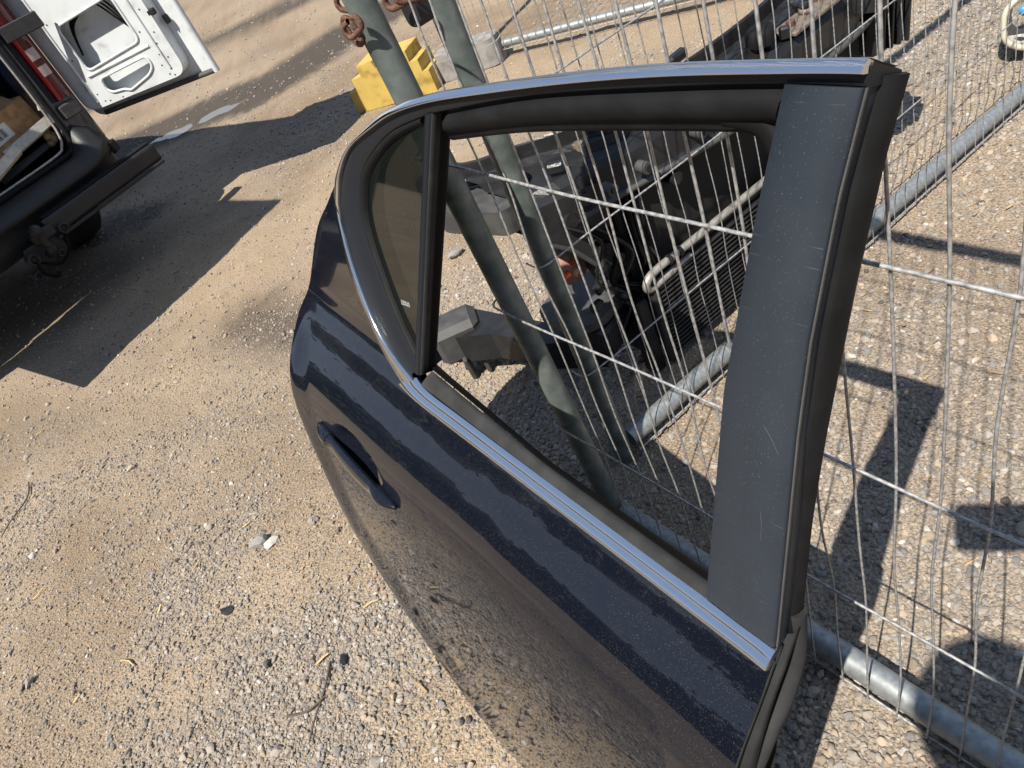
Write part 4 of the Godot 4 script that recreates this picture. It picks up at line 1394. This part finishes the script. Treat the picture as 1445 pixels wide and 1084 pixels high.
# ------------------------------------------------------------------ small things on the ground
func build_litter() -> void:
	var spots := [[-1.53, -2.3, 0.3, 0.05], [-0.86, -1.3, 1.2, 0.03], [-0.56, -0.88, 0.4, 0.03], [-1.01, -1.11, 2.2, 0.045], [-1.13, -1.08, 0.6, 0.03], [-1.33, -1.48, 0.5, 0.045], [-0.73, -1.35, 0.1, 0.03], [-0.95, -1.22, 0.9, 0.032], [-0.45, -0.96, 0.2, 0.03], [-0.6, -1.02, 2.5, 0.026], [-0.38, -0.73, 2.0, 0.03], [-0.27, -0.62, 2.6, 0.022]]
	for s in spots:
		_straw(s, "short pale straw scrap lying on the dirt left of the door", "straw scraps left of the door")
	for s in [[1.16, -1.15, 0.2, 0.03], [1.10, -1.18, 0.5, 0.016], [0.74, -1.06, 2.4, 0.028], [0.70, -0.84, 0.2, 0.02], [0.79, -0.78, 2.1, 0.035], [0.62, -0.62, 0.7, 0.03], [0.5, -0.5, 0.1, 0.035]]:
		_straw(s, "short yellow straw scrap lying on the gravel behind the fence", "straw scraps behind the fence")
	var st := sb()
	lathe(st, v2([0.0, 0.0, 0.014, 0.001, 0.015, 0.003, 0.012, 0.005, 0.0, 0.006]), Transform3D(Basis(Vector3.RIGHT, 0.35), Vector3(0.14, 0.012, -0.73)), 14)
	tag(part("bottle_cap", st, M.straw, self), "tan round cap on the gravel beside the fence rail", "cap")
	for q in [[[-0.545, -0.865, -0.56, -0.82, -0.585, -0.77, -0.60, -0.73], "dark thin twig lying on the gravel at the picture's bottom"], [[-0.64, -0.80, -0.60, -0.79, -0.56, -0.80], "short curved twig crossing a longer one on the gravel"], [[-1.50, -2.02, -1.485, -1.94, -1.52, -1.86, -1.53, -1.80], "bent black twig on the bare dirt near the left edge"]]:
		st = sb()
		var p := PackedVector3Array()
		for i in range(0, q[0].size(), 2): p.append(Vector3(q[0][i], ground_y(q[0][i], q[0][i + 1]) + 0.008, q[0][i + 1]))
		tube(st, smooth3(p), 0.0026, 6, true, 0.0015)
		tag(part("twig", st, M.twig, self), q[1], "twig")
	# a few stones that stand out
	for q in [[-0.70, -1.27, 0.026, 0, "dark stone with a pale one beside it, left of the door"], [-0.665, -1.25, 0.02, 1, "pale pinkish stone on the dirt, largest left of the door"], [-0.78, -1.12, 0.017, 2, "black round stone casting a shadow on the bare dirt"], [-0.52, -0.86, 0.016, 3, "dark angular stone on the dirt near the door's foot"], [0.03, -2.1, 0.03, 4, "grey stone seen through the window below the lower arm"]]:
		var o := MeshInstance3D.new()
		o.mesh = stone_mesh(200 + q[3])
		o.material_override = [M.concrete, M.dirty_white, M.steel_black, M.plastic, M.concrete][q[3]]
		o.name = numbered("stone")
		add_child(o)
		o.transform = Transform3D(Basis(Vector3.UP, q[0] * 9.0).scaled(Vector3.ONE * q[2]), Vector3(q[0], ground_y(q[0], q[1]) + q[2] * 0.3, q[1]))
		tag(o, q[4], "stone")
	# puddle of standing water in the damp track
	st = sb(false)
	var pud := rounded(v2([-0.5, -5.2, -1.0, -5.15, -1.9, -5.4, -1.9, -6.1, -1.2, -6.0, -0.55, -5.9]), 0.2)
	var X := frame(Vector3(0, 0.0, 0), Vector3(1, 0, 0), Vector3(0, 0, 1), Vector3(0, 1, 0))
	prism(st, pud, -0.04, -0.0195, X)
	var wm := mat(0.16, 0.145, 0.115, 0.04)
	wm.metallic_specular = 1.0
	tag(part("puddle", st, wm, self), "shallow puddle reflecting the pale sky in the damp track", "", "", "structure")
	# headlamp lying at the right edge
	var hl := thing("headlamp", "old cream headlamp unit with a blue round badge lying on gravel", "headlamp", Transform3D(Basis(Vector3.UP, deg_to_rad(-32)) * Basis(Vector3.RIGHT, deg_to_rad(-14)), Vector3(1.765, 0.0, -1.62)))
	st = sb()
	var rows := []
	for i in 9:
		var t := i / 8.0
		var r := PackedVector3Array()
		for k in 20:
			var a := TAU * k / 20
			var w := lerpf(0.13, 0.09, t * t)
			r.append(Vector3(signf(cos(a)) * pow(absf(cos(a)), 0.7) * w * 1.25, 0.095 + signf(sin(a)) * pow(absf(sin(a)), 0.7) * w * 0.62, 0.06 - 0.14 * t))
		r.reverse()
		rows.append(r)
	grid(st, rows, true)
	part("housing", st, M.dirty_white, hl)
	st = sb()
	lathe(st, v2([0.0, -0.03, 0.03, -0.025, 0.055, -0.01, 0.066, 0.01, 0.07, 0.012]), Transform3D(Basis(Vector3.RIGHT, PI / 2), Vector3(-0.02, 0.085, 0.065)), 24)
	part("reflector", st, M.lens, hl)
	st = sb()
	var lr := PackedVector3Array()
	for k in 33:
		var a := TAU * k / 32
		lr.append(Vector3(signf(cos(a)) * pow(absf(cos(a)), 0.7) * 0.16, 0.095 + signf(sin(a)) * pow(absf(sin(a)), 0.7) * 0.078, 0.062))
	tube(st, lr, 0.008, 8, false)
	part("rim", st, M.lens, hl)
	st = sb()
	lathe(st, v2([0.0, -0.002, 0.013, -0.002, 0.014, 0.002, 0.0, 0.004]), Transform3D(Basis(Vector3.RIGHT, PI / 2), Vector3(-0.115, 0.125, 0.07)), 16)
	part("badge", st, M.badge, hl)

func _straw(s: Array, label: String, group: String) -> void:
	var st := sb(false)
	var y := ground_y(s[0], s[1]) + 0.007
	var b := Basis(Vector3.UP, s[2]) * Basis(Vector3(0, 0, 1), rng.randfn() * 0.15)
	var long: float = s[3] * rng.randf_range(0.55, 1.25)
	var wide := rng.randf_range(0.002, 0.0055)
	var bend := Basis(Vector3.UP, rng.randfn() * 0.3)
	box(st, b * Vector3(-long * 0.25, 0, 0), Vector3(long * 0.5, 0.0022, wide), b, 0.0006)
	box(st, b * (bend * Vector3(long * 0.24, 0.0004, 0)), Vector3(long * 0.5, 0.0022, wide * 0.8), b * bend, 0.0006)
	var o := part("straw_scrap", st, [M.straw, M.wood, M.straw, M.wood][rng.randi() % 4], self)
	o.position = Vector3(s[0], y, s[1])
	tag(o, label, "straw", group)

# ------------------------------------------------------------------ the photographer, whose shadow falls on the gravel
class Field:
	var o: Vector3
	var n: Vector3i
	var c: float
	var v: PackedFloat32Array
	func _init(lo: Vector3, hi: Vector3, cell: float) -> void:
		o = lo; c = cell
		n = Vector3i(((hi - lo) / cell).ceil()) + Vector3i.ONE
		v.resize(n.x * n.y * n.z)
		v.fill(1.0)
	func bone(a: Vector3, b: Vector3, ra: float, rb: float, k: float) -> void:      # adds a tapered capsule
		var m := maxf(ra, rb) + k + 2.0 * c
		var lo := Vector3i(((Vector3(minf(a.x, b.x), minf(a.y, b.y), minf(a.z, b.z)) - Vector3.ONE * m - o) / c).floor()).clamp(Vector3i.ZERO, n - Vector3i.ONE)
		var hi := Vector3i(((Vector3(maxf(a.x, b.x), maxf(a.y, b.y), maxf(a.z, b.z)) + Vector3.ONE * m - o) / c).ceil()).clamp(Vector3i.ZERO, n - Vector3i.ONE)
		var ab := b - a
		var l2 := maxf(ab.length_squared(), 1e-9)
		for z in range(lo.z, hi.z + 1):
			for y in range(lo.y, hi.y + 1):
				for x in range(lo.x, hi.x + 1):
					var p := o + Vector3(x, y, z) * c
					var t := clampf((p - a).dot(ab) / l2, 0, 1)
					var d := p.distance_to(a + ab * t) - lerpf(ra, rb, t)
					var i := (z * n.y + y) * n.x + x
					var h := clampf(0.5 + 0.5 * (v[i] - d) / k, 0, 1)
					v[i] = lerpf(v[i], d, h) - k * h * (1.0 - h)
	func mesh(st: SurfaceTool) -> void:                    # surface nets
		var at := {}
		var pts := PackedVector3Array()
		var step := [1, n.x, n.x * n.y]
		for z in n.z - 1:
			for y in n.y - 1:
				for x in n.x - 1:
					var i := (z * n.y + y) * n.x + x
					var s := Vector3.ZERO
					var k := 0
					for e in [[0, 1, 0, 0, 0], [0, 1, 0, 1, 0], [0, 1, 0, 0, 1], [0, 1, 0, 1, 1], [1, 0, 0, 0, 0], [1, 0, 1, 0, 0], [1, 0, 0, 0, 1], [1, 0, 1, 0, 1], [2, 0, 0, 0, 0], [2, 0, 1, 0, 0], [2, 0, 0, 1, 0], [2, 0, 1, 1, 0]]:
						if k == 0 and absf(v[i]) > 2.5 * c: break
						var dx: int = e[2] if e[0] != 0 else 0
						var dy: int = e[3] if e[0] != 1 else 0
						var dz: int = e[4] if e[0] != 2 else 0
						var p: int = i + dx + dy * step[1] + dz * step[2]
						var q: int = p + step[e[0]]
						if (v[p] < 0) != (v[q] < 0):
							var f := v[p] / (v[p] - v[q])
							var w := Vector3(dx, dy, dz)
							w[e[0]] += f
							s += w
							k += 1
					if k:
						at[i] = pts.size()
						pts.append(o + (Vector3(x, y, z) + s / k) * c)
		for i in at.keys():
			for e in 3:
				var a: int = step[(e + 1) % 3]
				var b: int = step[(e + 2) % 3]
				if i + step[e] >= v.size() or (v[i] < 0) == (v[i + step[e]] < 0): continue
				if not (at.has(i - a) and at.has(i - b) and at.has(i - a - b)): continue
				var q := [pts[at[i]], pts[at[i - a]], pts[at[i - a - b]], pts[at[i - b]]]
				if v[i] < 0: q.reverse()
				st.add_vertex(q[0]); st.add_vertex(q[1]); st.add_vertex(q[2])
				st.add_vertex(q[0]); st.add_vertex(q[2]); st.add_vertex(q[3])

func build_person(right: Vector3, up: Vector3, back: Vector3) -> void:
	var eye := Vector3(0, 1.11, 0)
	var ph := thing("phone", "black phone held level in one hand, taking the picture", "phone", Transform3D(Basis(right, up, back), eye + back * 0.012 + right * 0.055))
	var st := sb(false)
	prism(st, rounded(v2([-0.076, -0.037, 0.076, -0.037, 0.076, 0.037, -0.076, 0.037]), 0.012), -0.004, 0.004)
	part("phone_body", st, M.rad_core, ph)
	st = sb(false)
	prism(st, rounded(v2([-0.072, -0.033, 0.072, -0.033, 0.072, 0.033, -0.072, 0.033]), 0.01), 0.004, 0.0046)
	part("screen", st, M.gloss_black, ph)
	var pe := thing("person", "person in dark clothes stooping to hold up a phone", "person", Transform3D(Basis(), Vector3(-0.26, 0, 0.64)))
	var base := Vector3(0.26, 0, -0.64)
	var f := Field.new(Vector3(-0.74, -0.02, -0.02), Vector3(0.36, 1.5, 1.02), 0.016)
	var hip := Vector3(-0.22, 0.80, 0.76)
	var chest := Vector3(-0.28, 1.12, 0.57)
	var neck := Vector3(-0.30, 1.28, 0.49)
	f.bone(hip + Vector3(-0.07, 0, 0), hip + Vector3(0.07, 0, 0), 0.115, 0.115, 0.05)
	f.bone(hip, hip.lerp(chest, 0.55), 0.13, 0.125, 0.05)
	f.bone(chest + Vector3(-0.08, 0, 0), chest + Vector3(0.08, 0, 0), 0.125, 0.125, 0.05)
	f.bone(chest + Vector3(-0.15, 0.07, -0.01), chest + Vector3(0.15, 0.07, -0.01), 0.07, 0.07, 0.05)
	f.bone(neck - Vector3(0, 0.06, -0.03), neck + Vector3(0, 0.05, -0.04), 0.055, 0.05, 0.03)
	for s in [-1.0, 1.0]:
		var h := hip + Vector3(0.085 * s, -0.04, 0)
		var kn := Vector3(-0.22 + 0.13 * s, 0.45, 0.56)
		var an := Vector3(-0.22 + 0.14 * s, 0.09, 0.74)
		f.bone(h, kn, 0.09, 0.06, 0.03)
		f.bone(kn, an, 0.058, 0.042, 0.02)
		f.bone(an - Vector3(0, 0.045, -0.02), an + Vector3(0.015 * s, -0.05, -0.15), 0.042, 0.035, 0.02)
	var rs := chest + Vector3(0.18, 0.06, -0.01)
	var re := Vector3(0.13, 1.04, 0.38)
	var grip := eye + back * 0.02 + right * 0.14
	var rw := grip + Vector3(0.03, -0.02, 0.075)
	f.bone(rs, re, 0.058, 0.045, 0.03)
	f.bone(re, rw, 0.043, 0.032, 0.02)
	var ls := chest + Vector3(-0.18, 0.06, -0.01)
	var le := Vector3(-0.55, 0.88, 0.64)
	var lw := Vector3(-0.50, 0.68, 0.50)
	f.bone(ls, le, 0.058, 0.045, 0.03)
	f.bone(le, lw, 0.043, 0.032, 0.02)
	st = sb()
	f.mesh(st)
	var body := part("body", st, M.cloth, pe)
	body.position = base
	f = Field.new(Vector3(-0.5, 1.18, 0.2), Vector3(-0.14, 1.56, 0.64), 0.007)
	var hc := Vector3(-0.315, 1.38, 0.42)
	var look := (eye - hc).normalized()
	f.bone(hc + Vector3(0, 0.02, 0.02), hc + Vector3(0, 0.03, -0.03), 0.088, 0.085, 0.03)
	f.bone(hc + Vector3(0, -0.03, -0.03), hc + Vector3(0, -0.085, -0.055), 0.062, 0.04, 0.04)
	f.bone(hc + Vector3(0, 0.0, -0.105), hc + Vector3(0, -0.03, -0.125), 0.009, 0.015, 0.012)
	f.bone(hc + Vector3(-0.025, -0.062, -0.098), hc + Vector3(0.025, -0.062, -0.098), 0.009, 0.009, 0.01)
	for s in [-1.0, 1.0]:
		f.bone(hc + Vector3(0.084 * s, 0.015, 0.005), hc + Vector3(0.082 * s, -0.025, 0.0), 0.012, 0.009, 0.008)
		f.bone(hc + Vector3(0.02 * s, 0.022, -0.1), hc + Vector3(0.05 * s, 0.022, -0.085), 0.012, 0.01, 0.01)
	f.bone(hc + Vector3(0, -0.06, 0.02), neck + Vector3(0, -0.02, 0.0), 0.055, 0.055, 0.03)
	st = sb()
	f.mesh(st)
	part("head", st, M.skin, pe).position = base
	f = Field.new(hc - Vector3(0.13, 0.1, 0.13), hc + Vector3(0.13, 0.16, 0.15), 0.009)
	f.bone(hc + Vector3(0, 0.035, 0.03), hc + Vector3(0, 0.045, -0.02), 0.094, 0.09, 0.03)
	f.bone(hc + Vector3(0, -0.02, 0.05), hc + Vector3(0, 0.03, 0.04), 0.07, 0.08, 0.03)
	st = sb()
	f.mesh(st)
	part("hair", st, M.twig, pe).position = base
	for side in 2:
		var w := rw if side == 0 else lw
		var fwd := (grip - rw).normalized() if side == 0 else Vector3(0.1, -0.95, -0.3).normalized()
		var out := up if side == 0 else Vector3(0.2, -0.3, -0.93).normalized()
		out = (out - fwd * out.dot(fwd)).normalized()
		var lat := fwd.cross(out)
		f = Field.new(w - Vector3.ONE * 0.16, w + Vector3.ONE * 0.16, 0.005)
		f.bone(w, w + fwd * 0.03, 0.028, 0.028, 0.015)
		for k in 4:
			var q := (k - 1.5) * 0.019
			var root := w + fwd * 0.075 + out * q
			f.bone(w + fwd * 0.02 + out * q * 0.7, root, 0.015, 0.0115, 0.012)
			var l: float = [0.032, 0.04, 0.044, 0.038][k]
			var a := root + (fwd + lat * 0.35).normalized() * l
			var b := a + (fwd * 0.3 + lat * 0.95).normalized() * l * 0.75
			f.bone(root, a, 0.0098, 0.0088, 0.005)
			f.bone(a, b, 0.0088, 0.0075, 0.004)
		f.bone(w + fwd * 0.02 + out * 0.015, w + fwd * 0.045 + out * 0.048 + lat * 0.01, 0.014, 0.011, 0.01)
		f.bone(w + fwd * 0.045 + out * 0.048 + lat * 0.01, w + fwd * 0.08 + out * 0.05 + lat * 0.022, 0.0105, 0.009, 0.005)
		st = sb()
		f.mesh(st)
		part("hand", st, M.skin, pe).position = base

# ------------------------------------------------------------------ the yard's surroundings
func build_surroundings() -> void:
	# a belt of trees round the yard, beyond everything in view; the glossy paint mirrors it
	var st := sb()
	var root := Node3D.new()
	root.name = "woodland"
	add_child(root)
	tag(root, "belt of trees round the yard, far behind everything", "", "", "stuff")
	var wall := sb()
	var rows := []
	for i in 181:
		var a := TAU * i / 180.0
		var d := 52.0 + 4.0 * blotch.get_noise_2d(cos(a) * 9.0, sin(a) * 9.0)
		var h := 6.3 + 2.2 * blotch.get_noise_2d(cos(a) * 14.0, sin(a) * 14.0) + 1.2 * fine.get_noise_2d(cos(a) * 5.0, sin(a) * 5.0)
		var c := Vector3(cos(a), 0, sin(a))
		rows.append(PackedVector3Array([c * (d - 2.0), c * (d - 2.4) + Vector3(0, h * 0.45, 0), c * (d - 1.2) + Vector3(0, h * 0.85, 0), c * d + Vector3(0, h, 0), c * (d + 3.0) + Vector3(0, h * 0.7, 0), c * (d + 5.0)]))
	grid(wall, rows)
	var mass := part("thicket", wall, M.thicket, root)
	mass.set_meta("kind", "stuff")
	var leaf := sb(false)
	tri(leaf, Vector3(-0.5, -0.3, 0), Vector3(0.5, -0.3, 0.1), Vector3(0, 0.6, 0))
	tri(leaf, Vector3(-0.4, 0.2, 0.2), Vector3(0.1, -0.5, -0.2), Vector3(0.5, 0.35, 0))
	leaf.generate_normals()
	var mm := MultiMesh.new()
	mm.transform_format = MultiMesh.TRANSFORM_3D
	mm.use_colors = true
	mm.mesh = leaf.commit()
	var spots := []
	for i in 90:
		var a := TAU * i / 90.0 + rng.randf_range(-0.04, 0.04)
		var d := rng.randf_range(42.0, 58.0)
		var h := rng.randf_range(6.0, 8.6)
		var at := Vector3(cos(a) * d, 0, sin(a) * d)
		st = sb()
		tube(st, PackedVector3Array([at, at + Vector3(0.2, h * 0.5, 0)]), 0.25, 6)
		for k in 160:
			var q := Vector3(rng.randfn() * 2.1, 0, rng.randfn() * 2.1)
			var y := h * clampf(rng.randf() * 0.75 + rng.randfn() * 0.08, 0.03, 0.95)
			var s := rng.randf_range(0.5, 1.1)
			spots.append([Transform3D(Basis(Vector3(rng.randfn(), rng.randfn(), rng.randfn()).normalized(), rng.randf() * TAU).scaled(Vector3.ONE * s), at + q + Vector3(0, y, 0)), rng.randf_range(0.7, 1.2)])
		var o := part("trunk", st, M.bark, root)
		o.set_meta("kind", "stuff")
	mm.instance_count = spots.size()
	for i in spots.size():
		mm.set_instance_transform(i, spots[i][0])
		mm.set_instance_color(i, Color(spots[i][1], spots[i][1], spots[i][1]))
	var mi := MultiMeshInstance3D.new()
	mi.name = "foliage"
	mi.multimesh = mm
	mi.material_override = M.leaf
	mi.set_meta("kind", "stuff")
	root.add_child(mi)

func _ready() -> void:
	rng.seed = 20240611
	# ---- camera
	var cam := Camera3D.new()
	cam.name = "camera"
	var pitch := 0.6777
	var roll := -0.4643
	var fw := Vector3(0, -sin(pitch), -cos(pitch))
	var r0 := Vector3(1, 0, 0)
	var u0 := Vector3(0, cos(pitch), -sin(pitch))
	var right := r0 * cos(roll) + u0 * sin(roll)
	var up := -r0 * sin(roll) + u0 * cos(roll)
	cam.transform = Transform3D(Basis(right, up, -fw), Vector3(0, 1.11, 0))
	cam.fov = 56.19
	cam.near = 0.02
	cam.far = 1500.0
	add_child(cam)
	# ---- sky, sun, exposure
	var we := WorldEnvironment.new()
	we.name = "world_environment"
	var env := Environment.new()
	env.background_mode = Environment.BG_SKY
	var sky := Sky.new()
	var sm := ProceduralSkyMaterial.new()
	sm.sky_top_color = Color(0.55, 0.64, 0.78)
	sm.sky_horizon_color = Color(0.80, 0.84, 0.90)
	sm.sky_curve = 0.16
	sm.ground_bottom_color = Color(0.35, 0.29, 0.22)
	sm.ground_horizon_color = Color(0.6, 0.58, 0.55)
	sm.sun_angle_max = 4.0
	sm.sky_energy_multiplier = 0.8
	sm.ground_energy_multiplier = 0.8
	sky.sky_material = sm
	env.sky = sky
	env.tonemap_mode = Environment.TONE_MAPPER_LINEAR
	env.tonemap_exposure = 1.6
	env.sdfgi_enabled = true
	env.ssao_enabled = true
	env.ssil_enabled = true
	we.environment = env
	add_child(we)
	var sun := DirectionalLight3D.new()
	sun.name = "sun"
	sun.light_color = Color(1.0, 0.97, 0.925)
	sun.light_energy = 1.55
	sun.light_angular_distance = 0.5
	sun.shadow_enabled = true
	add_child(sun)
	sun.look_at_from_position(Vector3.ZERO, Vector3(0.39531, -0.82134, -0.41124), Vector3.UP)
	# ---- the place
	lumps = noise(1.7, 3, 5)
	grit = noise(14.0, 3, 6)
	blotch = noise(1.25, 3, 7)
	fine = noise(9.0, 4, 8)
	materials()
	build_ground()
	build_gravel()
	build_fences()
	build_door()
	build_front_end()
	build_van()
	build_cargo()
	build_blocks()
	build_litter()
	build_surroundings()
	build_person(right, up, -fw)
